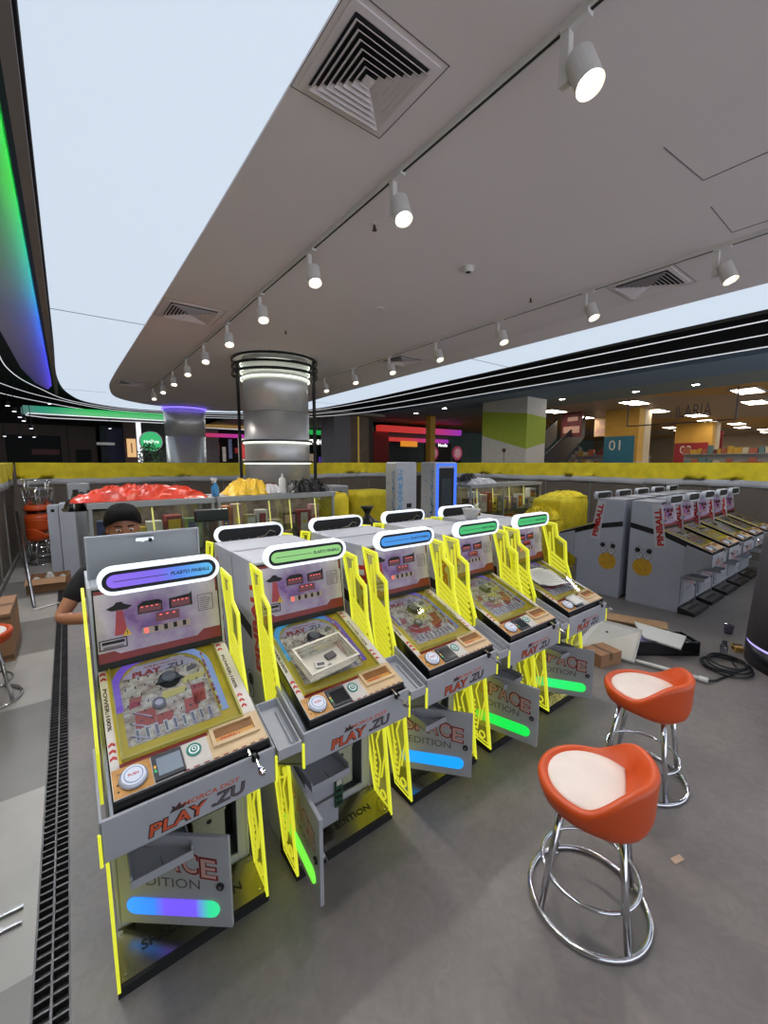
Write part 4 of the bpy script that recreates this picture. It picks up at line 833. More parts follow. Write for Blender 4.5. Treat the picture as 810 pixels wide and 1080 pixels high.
# ================================================================ PRIZE CABINETS AND OTHER THINGS BEHIND
glassC=glass('cabinet_glass',(236,240,238),.05); frameS=mat('cabinet_grey_frame',(150,152,154),.4,.3,noise=.05)
boxcols=[(206,196,190),(196,90,60),(90,120,150),(222,190,60),(70,60,64),(190,150,160),(120,150,110),(214,214,216),(150,60,60),(210,120,50),(80,90,140),(170,160,140)]
CN=['pinkish white','orange red','grey blue','yellow','dark grey','pink','green','white','dark red','orange','violet blue','beige']; ORD=['first','second','third','fourth','fifth','sixth','seventh','eighth','ninth','tenth','eleventh','twelfth','thirteenth','fourteenth']
def prize_cabinet(x0,x1,y0,y1,zt,label,seed,short,mid=None):
    r=empty('prize_cabinet',(x0,y0,0),0,label,'prize cabinet','glass prize cabinets behind the machines')
    W=x1-x0;D=y1-y0; b=B(); b.box(0,W,0,D,0,.62); b.box(.03,W-.03,-.004,0,.05,.57,1); b.obj('cabinet_base',[frameS,mat('panel_print_grey',(130,124,120),.5,noise=.15)],r,bevel=.004)
    b=B(); b.box(-.01,W+.01,-.01,D+.01,zt-.06,zt); b.obj('cabinet_top',frameS,r,bevel=.004)
    b=B(); b.box(.06,W-.06,D*.35,D*.65,zt-.066,zt-.0605); b.obj('cabinet_lamp',glow('cabinet_lamp_white',(255,246,225),3.5),r)
    for x in ((0,W-.03) if mid is None else (0,mid,W-.03)):
        for y in (0,D-.03): b=B(); b.box(x,x+.03,y,y+.03,.62,zt-.06); b.obj('corner_post',frameS,r)
    for (a0,a1,c0,c1) in ((.03,W-.03,.010,.016),(.010,.016,.03,D-.03),(W-.016,W-.010,.03,D-.03)): b=B(); b.box(a0,a1,c0,c1,.62,zt-.06); b.obj('glass_pane',glassC,r)
    b=B(); b.box(.03,W-.03,D-.02,D-.014,.62,zt-.06); b.obj('back_wall',mat('back_wall_print',(150,140,128),.6,noise=.3,scale=6,col2=(96,86,80)),r)
    b=B(); b.box(.03,W-.03,.05,D-.03,1.05,1.06); b.obj('shelf',glassC,r)
    rnd=random.Random(seed); kinds=[]
    for zz,hmax in ((.63,.38),(1.062,zt-.06-1.08)):
        x=.06
        while x<W-.20:
            w_=rnd.uniform(.10,.20); h_=rnd.uniform(.45,.95)*hmax; kinds.append((x,w_,zz,h_)); x+=w_+rnd.uniform(.01,.05)
    for k,(x,w_,zz,h_) in enumerate(kinds):
        c=boxcols[rnd.randrange(len(boxcols))]; c2=boxcols[rnd.randrange(len(boxcols))]; m1=mat('carton_%d_%d_%d'%c,c,.5,noise=.05); m2=mat('carton_%d_%d_%d'%c2,c2,.5,noise=.05)
        b=B(); d_=rnd.uniform(.10,.18); b.box(0,w_,0,d_,0,h_,0)
        if k%3==0: b.prism(circ(w_/2,h_*.6,min(w_,h_)*.3,16),'y',-.002,0,1); b.box(w_*.15,w_*.85,-.002,0,h_*.1,h_*.22,1)
        elif k%3==1: b.box(w_*.1,w_*.9,-.002,0,h_*.55,h_*.9,1); b.box(w_*.1,w_*.6,-.002,0,h_*.2,h_*.3,1)
        else:
            b.box(w_*.2,w_*.8,-.002,0,h_*.1,h_*.9,1); b.ball((w_/2,-.001,h_*.55),w_*.18,10,2,1,.1,1)
        sh='lower' if zz<1 else 'upper'; q=[j for j,kk in enumerate(kinds) if (kk[2]<1)==(zz<1)].index(k)
        o=b.obj('prize_box',[m1,m2,yel2],loc=(x0+x,y0+.12,zz)); o.rotation_euler=(0,0,R(rnd.uniform(-5,5)))
        tag(o,'%s box, %s from left on the %s shelf of the %s prize cabinet'%(CN[boxcols.index(c)],ORD[q],sh,short),'box','prize boxes on the %s shelf of the %s cabinet'%(sh,short))
    for k in range(4 if W>1.2 else 2):
        xx=.25+W*.22*k+rnd.uniform(-.05,.05)
        if xx<W-.1:
            b=B(); b.tube([(0,0,0),(.02,-.01,-.45*rnd.uniform(.6,1))],.008,6); b.cyl((0,0,-.0),(0,0,.012),.014,n=8,mi=1); o=b.obj('light_stick',[glow('pale_yellow_tube',(240,228,130),1.2),frameS],loc=(x0+xx,y0+.07,zt-.08))
            tag(o,'%s glowing yellow tube from the left inside the %s prize cabinet'%(ORD[k],short),'light tube','yellow tubes in the %s prize cabinet'%short)
    return r
yel2=mat('yellow_dot',(220,190,60),.5,noise=.05)
prize_cabinet(.13,1.27,4.75,5.30,1.62,'glass prize cabinet under the red plastic bags, behind the person',11,'left')
prize_cabinet(1.31,2.80,4.75,5.30,1.62,'glass prize cabinet in front of the round column, black bag on top',12,'middle')
prize_cabinet(5.75,8.0,4.95,5.5,1.60,'glass prize cabinet right of the blue-lit kiosk, white bags on top',13,'right',mid=.97)
# heaps of plastic and bags on top
def heap(name,loc,rx,ry,hz,m,label,cat,seed,group=None,nx=34,ny=16,crumple=1.,rz=0):
    rnd=random.Random(seed); ph=[(rnd.uniform(3,11),rnd.uniform(3,11),rnd.uniform(0,6)) for _ in range(9)]
    b=B(); vs=[]
    for j in range(ny+1):
        for i in range(nx+1):
            u=-1+2*i/nx; v=-1+2*j/ny; e=max(0,1-abs(u)**4)*max(0,1-abs(v)**3)
            w_=sum(abs(math.sin(a*u*1.3+c*v+p)) for a,c,p in ph)/9
            vs.append((rx*u*(1+.05*math.sin(v*9)),ry*v*(1+.08*math.sin(u*13)),.004+hz*e*(.35+1.1*crumple*(w_-.3))*(1)))
    n0=len(vs); b.add(vs,[(j*(nx+1)+i,j*(nx+1)+i+1,(j+1)*(nx+1)+i+1,(j+1)*(nx+1)+i) for j in range(ny) for i in range(nx)])
    b.add([(-rx,-ry,0.0),(rx,-ry,0.0),(rx,ry,0.0),(-rx,ry,0.0)],[(3,2,1,0)])
    o=b.obj(name,m,loc=loc,smooth=False); o.rotation_euler=(0,0,rz); return tag(o,label,cat,group)
redpl=mat('red_plastic_bag',(206,60,34),.25,noise=.15,scale=10); yelpl=mat('yellow_plastic_bag',(232,190,50),.35,noise=.1,scale=10); blkpl=mat('black_plastic_bag',(16,16,18),.3,noise=.3,scale=12); whtpl=mat('white_plastic_bag',(206,204,206),.4,noise=.06,scale=12)
heap('plastic_bag_heap',(.62,5.02,1.62),.60,.24,.13,redpl,'heap of red plastic bags on the left prize cabinet','bag',1,crumple=1.5)
heap('plastic_bag_heap',(.16,5.45,1.50),.22,.2,.22,blkpl,'black bag behind the left end of the red plastic bags','bag',2)
heap('plastic_bag_heap',(1.72,5.0,1.62),.26,.2,.17,yelpl,'yellow plastic bags beside the blue spray bottle on the middle cabinet','bag',3,crumple=1.4)
heap('plastic_bag_heap',(1.98,4.92,1.625),.14,.12,.12,whtpl,'white plastic bag between the yellow bags and the white bottle','bag',4)
heap('plastic_bag_heap',(2.52,5.0,1.62),.30,.2,.22,blkpl,'black bag lying on the cabinet in front of the round column','bag',5,crumple=.8)
heap('plastic_bag_heap',(6.25,5.2,1.60),.42,.2,.14,whtpl,'white plastic bags on the right prize cabinet','bag',6)
heap('plastic_bag_heap',(6.02,5.25,1.66),.20,.12,.16,blkpl,'small black bag among the white ones on the right prize cabinet','bag',7)
heap('plastic_bag_heap',(2.92,4.05,0),.40,.3,.1,blkpl,'black plastic sheet lying behind the cabinets','bag',8) if 0 else None
# bottles
r=empty('spray_bottle',(1.32,4.88,1.622),0,'blue spray bottle standing on the prize cabinet beside the red bags','bottle')
b=B(); b.lathe([(.038,0),(.042,.01),(.042,.10),(.016,.14),(.014,.155)],n=20); b.obj('bottle_body',mat('blue_liquid',(60,130,180),.2,noise=.05),r,smooth=True)
b=B(); b.cyl((0,0,.155),(0,0,.18),.016,n=12); b.box(-.045,.02,-.012,.012,.18,.205); b.tube([(-.02,0,.18),(-.035,0,.15)],.004,6); b.obj('spray_head',mat('white_card',(214,212,208)),r)
r=empty('white_bottle',(2.12,4.86,1.622),0,'tall white squeeze bottle on the middle prize cabinet','bottle')
b=B(); b.lathe([(.04,0),(.043,.01),(.043,.17),(.03,.19),(.014,.20)],n=20); b.obj('bottle_body',mat('white_card',(214,212,208)),r,smooth=True)
b=B(); b.lathe([(.014,.20),(.014,.22),(.004,.25)],n=12); b.obj('bottle_cap',mat('white_card',(214,212,208)),r)
b=B(); b.box(-.16,.16,0,.02,0,.12,0); b.text('BLACK BOX',(-.11,-.0,.045),(1,0,0),(0,0,1),width=.22,mi=1) ; b.box(-.16,.16,-.001,0,.1,.12,2)
tag(b.obj('dark_box_lid',[blackM,pap,darkred],loc=(1.98,5.14,1.622)),'dark printed box behind the white plastic bag','box')
# draped yellow cloth on the middle cabinet's right end, yellow covered units
ycov=mat('yellow_cover_cloth',(232,208,36),.75,noise=.12,scale=6,bump=.2)
def drape(loc,W,D,Hh,label,seed,rz=0,group='yellow cloth covers'):
    rnd=random.Random(seed); b=B(); n=64; per_=[]; L=2*(W+D)
    def pt(s_):
        s_%=L
        if s_<W: return (-W/2+s_,-D/2),(0,-1)
        s_-=W
        if s_<D: return (W/2,-D/2+s_),(1,0)
        s_-=D
        if s_<W: return (W/2-s_,D/2),(0,1)
        s_-=W; return (-W/2,D/2-s_),(-1,0)
    ph=[rnd.uniform(0,6) for _ in range(4)]; rows=[0,.25,.5,.75,.93,1.0]; vs=[]
    for h in rows:
        for k in range(n*2):
            (x,y),(nx,ny)=pt(L*k/(n*2)); s_=L*k/(n*2); w_=(1-h)**1.0*(.035*math.sin(s_*14+ph[0])+.025*math.sin(s_*23+ph[1]))+.012
            if h==1.0: w_=-.02
            vs.append((x+nx*w_,y+ny*w_,Hh*h+(.02*math.sin(s_*3+ph[2]) if 0<h<1 else 0)))
    m=n*2; b.add(vs,[(i*m+k,i*m+(k+1)%m,(i+1)*m+(k+1)%m,(i+1)*m+k) for i in range(len(rows)-1) for k in range(m)]+[tuple(range((len(rows)-1)*m,len(rows)*m))])
    o=b.obj('covered_cabinet',ycov,loc=loc,smooth=True); o.rotation_euler=(0,0,rz); return tag(o,label,'covered cabinet',group)
drape((4.66,6.7,0),.88,.7,1.46,'yellow cloth covered unit left of the tall white kiosk',1)
drape((2.99,5.15,0),.24,.5,1.58,'yellow cloth hanging over the right end of the middle prize cabinet',2)
drape((7.75,4.35,0),1.25,.55,1.33,'tall yellow cloth covered unit right of the prize cabinet',3,R(6))
drape((6.72,4.15,0),.62,.5,1.0,'low yellow cloth covered unit in front of the tall covered one',4,R(-10))
heap('yellow_cloth_heap',(6.72,4.15,1.0),.33,.27,.20,ycov,'crumpled yellow cloth lying on the low covered unit','cloth',9,crumple=1.3)
heap('yellow_cloth_heap',(7.85,4.35,1.33),.50,.25,.12,ycov,'crumpled yellow cloth peaked on the tall covered unit','cloth',10,crumple=1.2)
# white upright unit with black slot left of the yellow covered one
r=empty('upright_machine',(3.94,6.5,0),0,'white upright unit with a black slot, left of the yellow covered unit','machine')
b=B(); b.box(-.20,.20,0,.5,0,1.58); b.obj('machine_body',whiteD,r,bevel=.02)
b=B(); b.box(-.05,.05,-.006,0,.9,1.48); b.box(-.17,-.06,-.005,0,1.12,1.16); b.box(.06,.17,-.005,0,1.06,1.10); b.box(-.17,-.13,-.005,0,1.3,1.34); b.box(.12,.17,-.005,0,1.25,1.3); b.obj('black_slot',blackM,r)
# sack in front
b=B(); b.lathe([(.05,0),(.20,.04),(.235,.18),(.19,.36),(.06,.46),(.03,.50),(.06,.56),(.085,.60)],n=22,cap=True)
rn=random.Random(2)
for v in b.v: v.x*=1+.12*math.sin(v.z*22+v.y*15); v.y*=1+.1*math.sin(v.z*17+v.x*20)
o=b.obj('rubbish_sack',blkpl,loc=(2.95,4.2,.86),smooth=True); tag(o,'tied black rubbish sack on the low case behind the cabinets','sack')
b=B(); b.box(-.35,.35,-.25,.25,0,.86); b.box(-.33,.33,-.253,-.25,.1,.78,1); tag(b.obj('storage_case',[mat('grey_case',(84,82,84),.5,noise=.1),blackM],loc=(2.95,4.2,0),bevel=.01),'grey storage case carrying the black rubbish sack','case')
# dark bar panel on a post
r=empty('bar_display',(.92,3.55,0),R(-6),'black horizontal bar panel on a dark post, right of the person','display stand')
b=B(); b.box(-.13,.13,-.03,.03,1.52,1.62); b.obj('bar_panel',black,r,bevel=.012)
b=B(); b.box(-.02,.03,-.02,.02,.03,1.52); b.obj('post',mat('dark_brown_post',(52,40,34),.5,noise=.1),r)
b=B(); b.box(-.16,.16,-.16,.16,0,.03); b.obj('base',blackM,r,bevel=.005)
# ------------ kiosks
def kiosk(x,y,W,D,lit,label):
    r=empty('ticket_kiosk',(x,y,0),0,label,'kiosk','tall kiosks with blue dotted sides'); Hh=2.01
    b=B(); b.box(0,W,0,D,0,Hh); b.obj('kiosk_body',mat('kiosk_white',(182,184,190),.45,noise=.03),r,bevel=.03,segs=3)
    b=B(); rn=random.Random(3)
    for sgn in (0,):
        for k in range(40):
            zz=.4+.037*k; 
            for _ in range(2):
                yy=rn.uniform(.02,.09) ; s_=rn.uniform(.012,.03); b.box(-.003,0,yy,yy+s_,zz,zz+s_)
        for k in range(10): yy=rn.uniform(.12,.22); zz=rn.uniform(.5,1.9); b.box(-.003,0,yy,yy+.02,zz,zz+.02)
    b.obj('dotted_print',mat('blue_dot_print',(40,120,180),.5,noise=.1),r)
    if lit:
        b=B(); q=[(.03,.03),(W-.03,.03),(W-.03,Hh-.02),(.03,Hh-.02)]; b.ring(q,inset(q,.045),'y',-.02,0,0); b.obj('blue_light_frame',glow('blue_frame_light',(60,110,235),1.3),r)
        b=B(); b.box(.09,W-.09,-.008,0,1.08,Hh-.10,0); b.box(.15,W-.15,-.011,-.008,1.14,Hh-.28,1); b.box(.09,W-.09,-.008,0,.4,1.05,2); b.box(.13,.34,-.011,-.008,.85,.95,1); b.box(.36,.42,-.012,-.008,.9,1.0,3); b.obj('screen',[blackM,mat('dark_screen',(44,50,56),.15,noise=.1,emit=.05,ecol=(120,140,150)),mat('blue_front_panel',(40,84,140),.4,noise=.1),mat('white_card',(214,212,208))],r)
    else:
        b=B(); b.box(.22,.32,-.004,0,1.28,1.35); b.box(.18,.21,-.004,0,.9,1.02); b.box(.24,.30,-.004,0,.94,.98); b.obj('front_slots',blackM,r)
        b=B(); b.box(.03,.13,-.004,0,.4,1.9); b.obj('blue_edge_print',mat('blue_dot_print2',(70,140,190),.5,col2=(180,184,190),scale=18),r)
    return r
kiosk(4.06,5.0,.44,.28,False,'tall white ticket kiosk with blue dots, left of the blue-lit one')
kiosk(4.90,5.0,.54,.36,True,'tall kiosk with a glowing blue frame around its screen')
# ------------ left side of the site
card=mat('brown_cardboard',(150,112,80),.75,noise=.08,scale=5); cardd=mat('carton_tape',(104,78,56),.5,noise=.06)
r=empty('cardboard_box',(-.92,5.45,0),0,'brown taped cardboard carton at the left edge, beside the drain','box')
b=B(); b.box(0,.36,0,.75,0,.5); b.obj('carton_body',card,r,bevel=.006)
b=B(); b.box(0,.36,.34,.42,.5,.502); b.box(-.002,.362,-.002,.752,.44,.47); b.box(-.002,.362,-.002,.752,.03,.07); b.obj('carton_tape',cardd,r)
r=empty('open_carton',(-.40,8.35,0),R(-8),'low open cardboard box full of wrapped parts near the far end of the drain','box')
b=B(); b.box(-.2,.3,-.2,.2,0,.01); b.box(-.2,-.19,-.2,.2,0,.22); b.box(.29,.3,-.2,.2,0,.22); b.box(-.2,.3,-.2,-.19,0,.22); b.box(-.2,.3,.19,.2,0,.22)
b.add([(-.2,-.2,.22),(.3,-.2,.22),(.3,-.30,.15),(-.2,-.30,.15)],[(0,1,2,3)]); b.obj('carton_body',card,r)
for k,(x,y,l) in enumerate(((-.50,8.3,'left clear wrapped part in the low open box'),(-.34,8.4,'middle clear wrapped part in the low open box'),(-.18,8.3,'right clear wrapped part in the low open box'))):
    b=B(); b.ball((0,0,.1),.085,12,0,.8,1,1.3+.5*(k==1)); o=b.obj('wrapped_part',mat('clear_wrap',(176,172,166),.25,noise=.25,scale=20),loc=(x,y,.012)); tag(o,l,'wrapped part','wrapped parts in the low open box')
r=empty('white_console',(-.30,8.9,0),R(-4),'white console panels standing left of the prize cabinets','console')
b=B(); b.box(-.02,.13,0,.3,0,1.28); b.obj('console_panel',white,r,bevel=.006); b=B(); b.box(.14,.36,-.04,.3,0,1.31); b.obj('console_panel',white,r,bevel=.006)
b=B(); b.box(.18,.32,-.044,-.04,1.18,1.23); b.box(.03,.08,-.004,0,1.17,1.22); b.obj('console_slots',blackM,r)
r=empty('white_console',(.02,9.6,0),0,'white screen unit behind the console panels, darker than they are','console')
b=B(); b.box(-.05,.3,0,.3,0,1.62); b.obj('console_body',frameS,r,bevel=.02); b=B(); b.box(.03,.12,-.004,0,1.3,1.5); b.obj('console_window',blackM,r)
b=B(); b.tube([(-.88,11.2,1.0),(-.50,7.35,.02)],.022,10); tag(b.obj('metal_tube',steel,smooth=True),'long grey metal tube leaning on the left hoarding, end on the tiles','tube')
b=B(); b.tube([(-.50,7.2,.012),(-.22,7.35,.012)],.010,6); tag(b.obj('thin_rod',pap,smooth=True),'short white rod lying on the tiles by the drain','rod')
for k,(y0,l) in enumerate(((2.30,'upper of two thin steel strips on the tiles by the drain'),(2.22,'lower of two thin steel strips on the tiles by the drain'))):
    b=B(); b.box(-.62,-.30,-.012,.012,0,.006); b.box(-.62,-.30,-.012,-.009,.006,.014); tag(b.obj('steel_strip',steel,loc=(0,y0,0)),l,'strip','steel strips on the tiles')
# ------------ loose things on the floor to the right
r=empty('wood_board',(0,0,0),0,'long light wooden board lying in front of the unlit machines','board')
P0=Vector((5.25,2.70,0)); P1=Vector((5.72,1.50,0)); d=(P1-P0).normalized(); nn=Vector((-d.y,d.x,0))*-1
b=B(); b.box(0,(P1-P0).length,-.02,.16,0,.03); b.box(0,(P1-P0).length,-.021,-.02,.004,.026,1); o=b.obj('wooden_board',[mat('light_wood',(178,142,104),.55,col2=(156,120,84),scale=5),mat('ply_edge',(140,108,76),.7,noise=.1)],bevel=.002)
bpy.data.objects.remove(r); o.location=P0; o.rotation_euler=(R(8),0,math.atan2(d.y,d.x)); o.location.z=.012; tag(o,'long light wooden board lying in front of the unlit machines','board')
o.location=(4.98,2.86,.045); 
alu=mat('brushed_aluminium',(196,196,192),.4,.35,noise=.04,scale=3)
def slab(name,quad,th,m,label,cat,group=None):
    v=[Vector(q) for q in quad]; nrm=(v[1]-v[0]).cross(v[3]-v[0]).normalized()
    if nrm.z<0: nrm=-nrm
    b=B(); b.add(v+[q-nrm*th for q in v],[(0,1,2,3),(7,6,5,4),(0,4,5,1),(1,5,6,2),(2,6,7,3),(3,7,4,0)]); return tag(b.obj(name,m,bevel=.002),label,cat,group)
P=lambda x,y,z: tuple(atZ(x,y,z))
slab('aluminium_sheet',[P(632,652,.14),P(677,664,.30),P(668,698,.03),P(606,680,.03)],.02,alu,'pale brushed aluminium sheet leaning behind the small carton','sheet metal','pale metal sheets on the floor')
slab('aluminium_sheet',[P(668,655,.20),P(724,671,.20),P(718,684,.16),P(679,672,.16)],.02,alu,'pale aluminium sheet resting on the long black case','sheet metal','pale metal sheets on the floor')
r=empty('equipment_case',(4.85,1.62,0),R(-38),'long open black case with foam lining on the floor','case')
b=B(); b.box(-.42,.42,-.14,.14,0,.02); b.box(-.42,.42,-.14,-.12,0,.15); b.box(-.42,.42,.12,.14,0,.15); b.box(-.42,-.40,-.14,.14,0,.15); b.box(.40,.42,-.14,.14,0,.15); b.obj('case_body',black,r,bevel=.004)
b=B(); b.box(-.40,.40,-.12,.12,.02,.10); 
for k in range(6): b.box(.1+.05*k,.125+.05*k,-.12,.12,.10,.135,1)
b.obj('foam_lining',[mat('black_foam',(24,26,28),.9,noise=.3,scale=60),mat('dark_green_strip',(40,56,50),.5,noise=.1)],r)
b=B(); b.box(-.38,.08,-.09,.09,.10,.125); b.obj('plastic_wrap',mat('violet_clear_wrap',(130,130,170),.2,noise=.3,scale=30),r)
b=B(); p0=atZ(664,695,.03); p1=atZ(744,717,.03); b.tube([p0,p1],.018,12); b.cyl(p1+(p0-p1).normalized()*.05,p1+(p1-p0).normalized()*.02,.024,n=12); b.cyl(p1-(p1-p0).normalized()*.06+Vector((0,0,.0)),p1-(p1-p0).normalized()*.06+Vector((.0,-.04,-.01)),.009,n=8)
tag(b.obj('white_tube',mat('white_pvc',(206,206,204),.35,noise=.03),smooth=True),'white plastic tube lying in front of the black case','tube')
b=B(); cc=atZ(765,705,0); path=[]
for k in range(150):
    t=2*PI*k/30; rr=.21+.02*math.sin(k*.37)-.012*(k//30); path.append((cc.x+rr*math.cos(t)*1.05,cc.y+rr*math.sin(t)*.9,.012+.015*(k/30)))
e=path[0]; path=[(p1.x,p1.y,.02),(p1.x+.1,p1.y-.05,.012),((p1.x+e[0])/2+.12,(p1.y+e[1])/2-.12,.012)]+path
b.tube(path,.0095,7); tag(b.obj('coiled_cable',mat('black_rubber',(22,24,24),.4,noise=.2),smooth=True),'coiled thick black cable on the floor beside the dark pillar','cable')
c=atZ(618,690,0); r=empty('cardboard_box',(4.06,1.90,0),R(-14),'small brown cardboard box on the floor behind the farther orange stool','box')
b=B(); b.box(-.02,.27,-.16,.06,0,.13); b.obj('carton_body',card,r,bevel=.004); b=B(); b.box(.10,.14,-.162,.062,.13,.1315); b.box(.10,.14,-.162,-.16,.06,.13); b.obj('carton_tape',cardd,r)
c=atZ(763,690,0); r=empty('clear_bottle',c,0,'small clear bottle with a dark cap beside the yellow and black packet','bottle')
b=B(); b.lathe([(.030,0),(.033,.01),(.036,.09),(.024,.11)],n=20); b.obj('bottle_body',glass('bottle_clear',(200,204,214),.2,.1),r,smooth=True); b=B(); b.lathe([(.034,.092),(.034,.104),(.022,.108),(.022,.15),(.014,.155)],n=18); b.obj('bottle_cap',mat('dark_grey_cap',(60,62,70),.4,noise=.08),r)
c=atZ(777,686,0); b=B(); b.prism([(-.05,0),(.05,0),(.055,.05),(0,.075),(-.055,.05)],'y',-.035,.035); b.prism([(-.03,.058),(.03,.058),(.015,.073),(-.015,.073)],'y',-.036,.036,1); b.box(-.03,.035,-.0365,.0365,.012,.042,1)
o=b.obj('small_packet',[mat('gold_packet',(190,150,70),.4,noise=.1),blackM],loc=c); o.rotation_euler=(0,0,R(35)); tag(o,'yellow and black packet on the floor beside the clear bottle','packet')
c=atZ(768,668,0); b=B(); b.lathe([(.04,0),(.055,.10),(.054,.102),(.038,.003)],n=20); tag(b.obj('clear_cup',glass('cup_clear',(214,210,226),.12,.1),loc=c,smooth=True),'clear plastic cup behind the small clear bottle','cup')
c=atZ(714,907,0); b=B(); b.prism([(-.034,-.014),(.032,-.016),(.037,.013),(-.030,.015)],'z',0,.007); o=b.obj('wood_offcut',mat('pale_wood_chip',(196,168,148),.7,noise=.08),loc=c,bevel=.001); o.rotation_euler=(0,0,R(-15)); tag(o,'small pale wood offcut on the floor right of the nearest stool','offcut')
# dark round pillar with light ring at the right edge
T=_F0*3.72+_R*4.22
r=empty('display_pillar',(T.x,T.y,0),0,'dark round display pillar with violet light ring at the right picture edge','pillar')
b=B(); b.lathe([(.60,0),(.60,.20)],n=64); b.obj('pillar_base',mat('pillar_black',(24,22,30),.35,noise=.1),r,smooth=True)
b=B(); b.lathe([(.592,.20),(.592,.225)],n=64,cap=False); b.obj('light_ring',glow('violet_ring',(176,160,250),1.5),r,smooth=True)
b=B(); b.lathe([(.60,.225),(.545,1.28),(.50,1.32)],n=64); b.obj('pillar_body',mat('pillar_grey',(96,92,98),.5,.3,noise=.05),r,smooth=True)
# ================================================================ THE MALL BEYOND THE HOARDING
# supermarket on the right
ywall=mat('ochre_column_paint',(190,146,60),.7,noise=.05,scale=2); beige=mat('beige_wall_paint',(186,170,142),.75,noise=.05); limeg=mat('lime_paint',(150,164,48),.7,noise=.04)
def extr(name,x0,x1,y0,y1,z0,z1,m): b=B(); b.box(x0,x1,y0,y1,z0,z1); return struct(b.obj(name,m))
extr('wall_right',37,37.2,-12,24,0,3.9,mat('supermarket_back_wall',(150,132,110),.8,noise=.15,scale=.6))
extr('wall_back',13.2,37,18,18.2,0,3.9,mat('teal_wall',(84,110,108),.8,noise=.1,scale=.6))
r=empty('painted_pillar',(10.7,7.17,0),0,'white pillar block with lime green upper band, behind the right hoarding','pillar')
b=B(); b.box(0,.98,0,1.62,0,3.9); b.obj('pillar_block',mat('pale_grey_paint',(190,184,174),.7,noise=.04),r)
b=B(); 
b.prism([(-.002,2.40),(1.62,2.86),(1.62,3.62),(-.002,3.42)],'x',-.004,0); b.prism([(-.004,2.40),(.98,2.60),(.98,3.36),(-.004,3.42)],'y',-.004,0); b.obj('green_band',limeg,r)
b=B(); b.cyl((-.004,.75,2.38),(-.03,.75,2.38),.06,n=18); b.tube([(-.01,.75,2.33),(-.01,.75,2.0)],.006,6); b.obj('round_plate',mat('brown_plate',(90,60,44),.5,noise=.1),r)
def column(x,y,w,d,sign,sc_,lab,slab_):
    r=empty('square_column',(x,y,0),0,lab,'column','ochre columns of the supermarket'); b=B(); b.box(0,w,-d,0,0,3.9); b.obj('column_shaft',ywall,r); b=B(); b.box(-.01,w+.01,-d-.01,0.01,2.0,2.05); b.box(w*.45,w+.012,-d-.012,-d,0,3.9); b.obj('column_trim',beige,r)
    b=B(); b.box(-.06,-.02,-d*.92,-d*.02,1.9,2.95,0); b.text(sign,(-.061,-d*.18,2.45),(0,-1,0),(0,0,1),height=.36,mi=1,bold=.0)
    tag(b.obj('number_sign',[mat('sign_%d_%d_%d'%sc_,sc_,.5,noise=.03),mat('sign_white',(210,206,200),.5,noise=.02)],loc=(x,y,0)),slab_,'sign','square number signs on the supermarket columns')
column(16.0,7.40,1.0,1.15,'01',(44,104,128),'ochre square column carrying the blue number sign','blue square sign with white 01 on an ochre column')
column(24.0,7.7,1.1,1.5,'03',(140,36,44),'ochre square column carrying the dark red number sign','dark red square sign with white 03 on an ochre column')
k=0
pan=glow('panel_light_warm',(255,240,214),14.0,(200,200,190)); 
for i in range(8):
    for j in range(6):
        x=14.4+2.9*i; y=-5.2+2.75*j+(.4 if i%2 else 0)
        if y>16: continue
        k+=1; b=B(); b.box(-.55,.55,-.30,.30,-.03,0,0); b.box(-.50,.50,-.25,.25,-.034,-.03,1)
        o=b.obj('ceiling_panel_light',[frameS,pan],loc=(x,y,3.9)); tag(o,'warm lit ceiling panel, row %s from the front, column %s of the supermarket ceiling'%(ORD[i],ORD[j]),'ceiling light','warm panel lights of the supermarket')
for x,y,l in ((12.2,4.9,'small round downlight right of the lime green pillar'),(11.9,6.8,'small round downlight above the lime green pillar'),(12.3,3.6,'small round downlight before the supermarket lettering'),(12.6,9.6,'small round downlight above the escalator'),(10.6,10.4,'round downlight near the ochre post'),(10.8,12.1,'farther round downlight near the ochre post')):
    b=B(); b.cyl((0,0,0),(0,0,-.02),.09,n=20); b.cyl((0,0,-.02),(0,0,-.024),.075,n=20,mi=1); tag(b.obj('downlight',[frameS,glow('downlight_white',(255,248,235),30)],loc=(x,y,3.9)),l,'downlight','round downlights beyond the hoarding')
# hanging signs inside
for px,py,X,w_,h_,c,t,l in ((603,447,15.5,.8,1.0,(96,34,44),'PROMO','dark red hanging banner near the escalator'),(636,450,18,.7,.8,(200,170,140),'SALE','pale hanging banner left of the blue number sign'),(745,468,26,1.3,1.2,(120,36,50),'TOYS','dark red hanging banner right of the dark red number sign')):
    c_=atX(px,py,X); b=B(); b.box(-.02,.02,-w_/2,w_/2,-h_/2,h_/2,0); b.box(-.022,-.02,-w_*.4,w_*.4,-h_*.35,-h_*.1,1); b.box(-.022,-.02,-w_*.3,w_*.2,h_*.1,h_*.25,1); b.tube([(0,-w_*.4,h_/2),(0,-w_*.4,3.88-c_.z)],.01,5,mi=1); b.tube([(0,w_*.4,h_/2),(0,w_*.4,3.88-c_.z)],.01,5,mi=1)
    tag(b.obj('hanging_banner',[mat('ban_%d_%d_%d'%c,c,.6,noise=.1),mat('banner_light_print',(190,150,140),.6,noise=.1)],loc=c_),l,'banner','hanging banners in the supermarket')
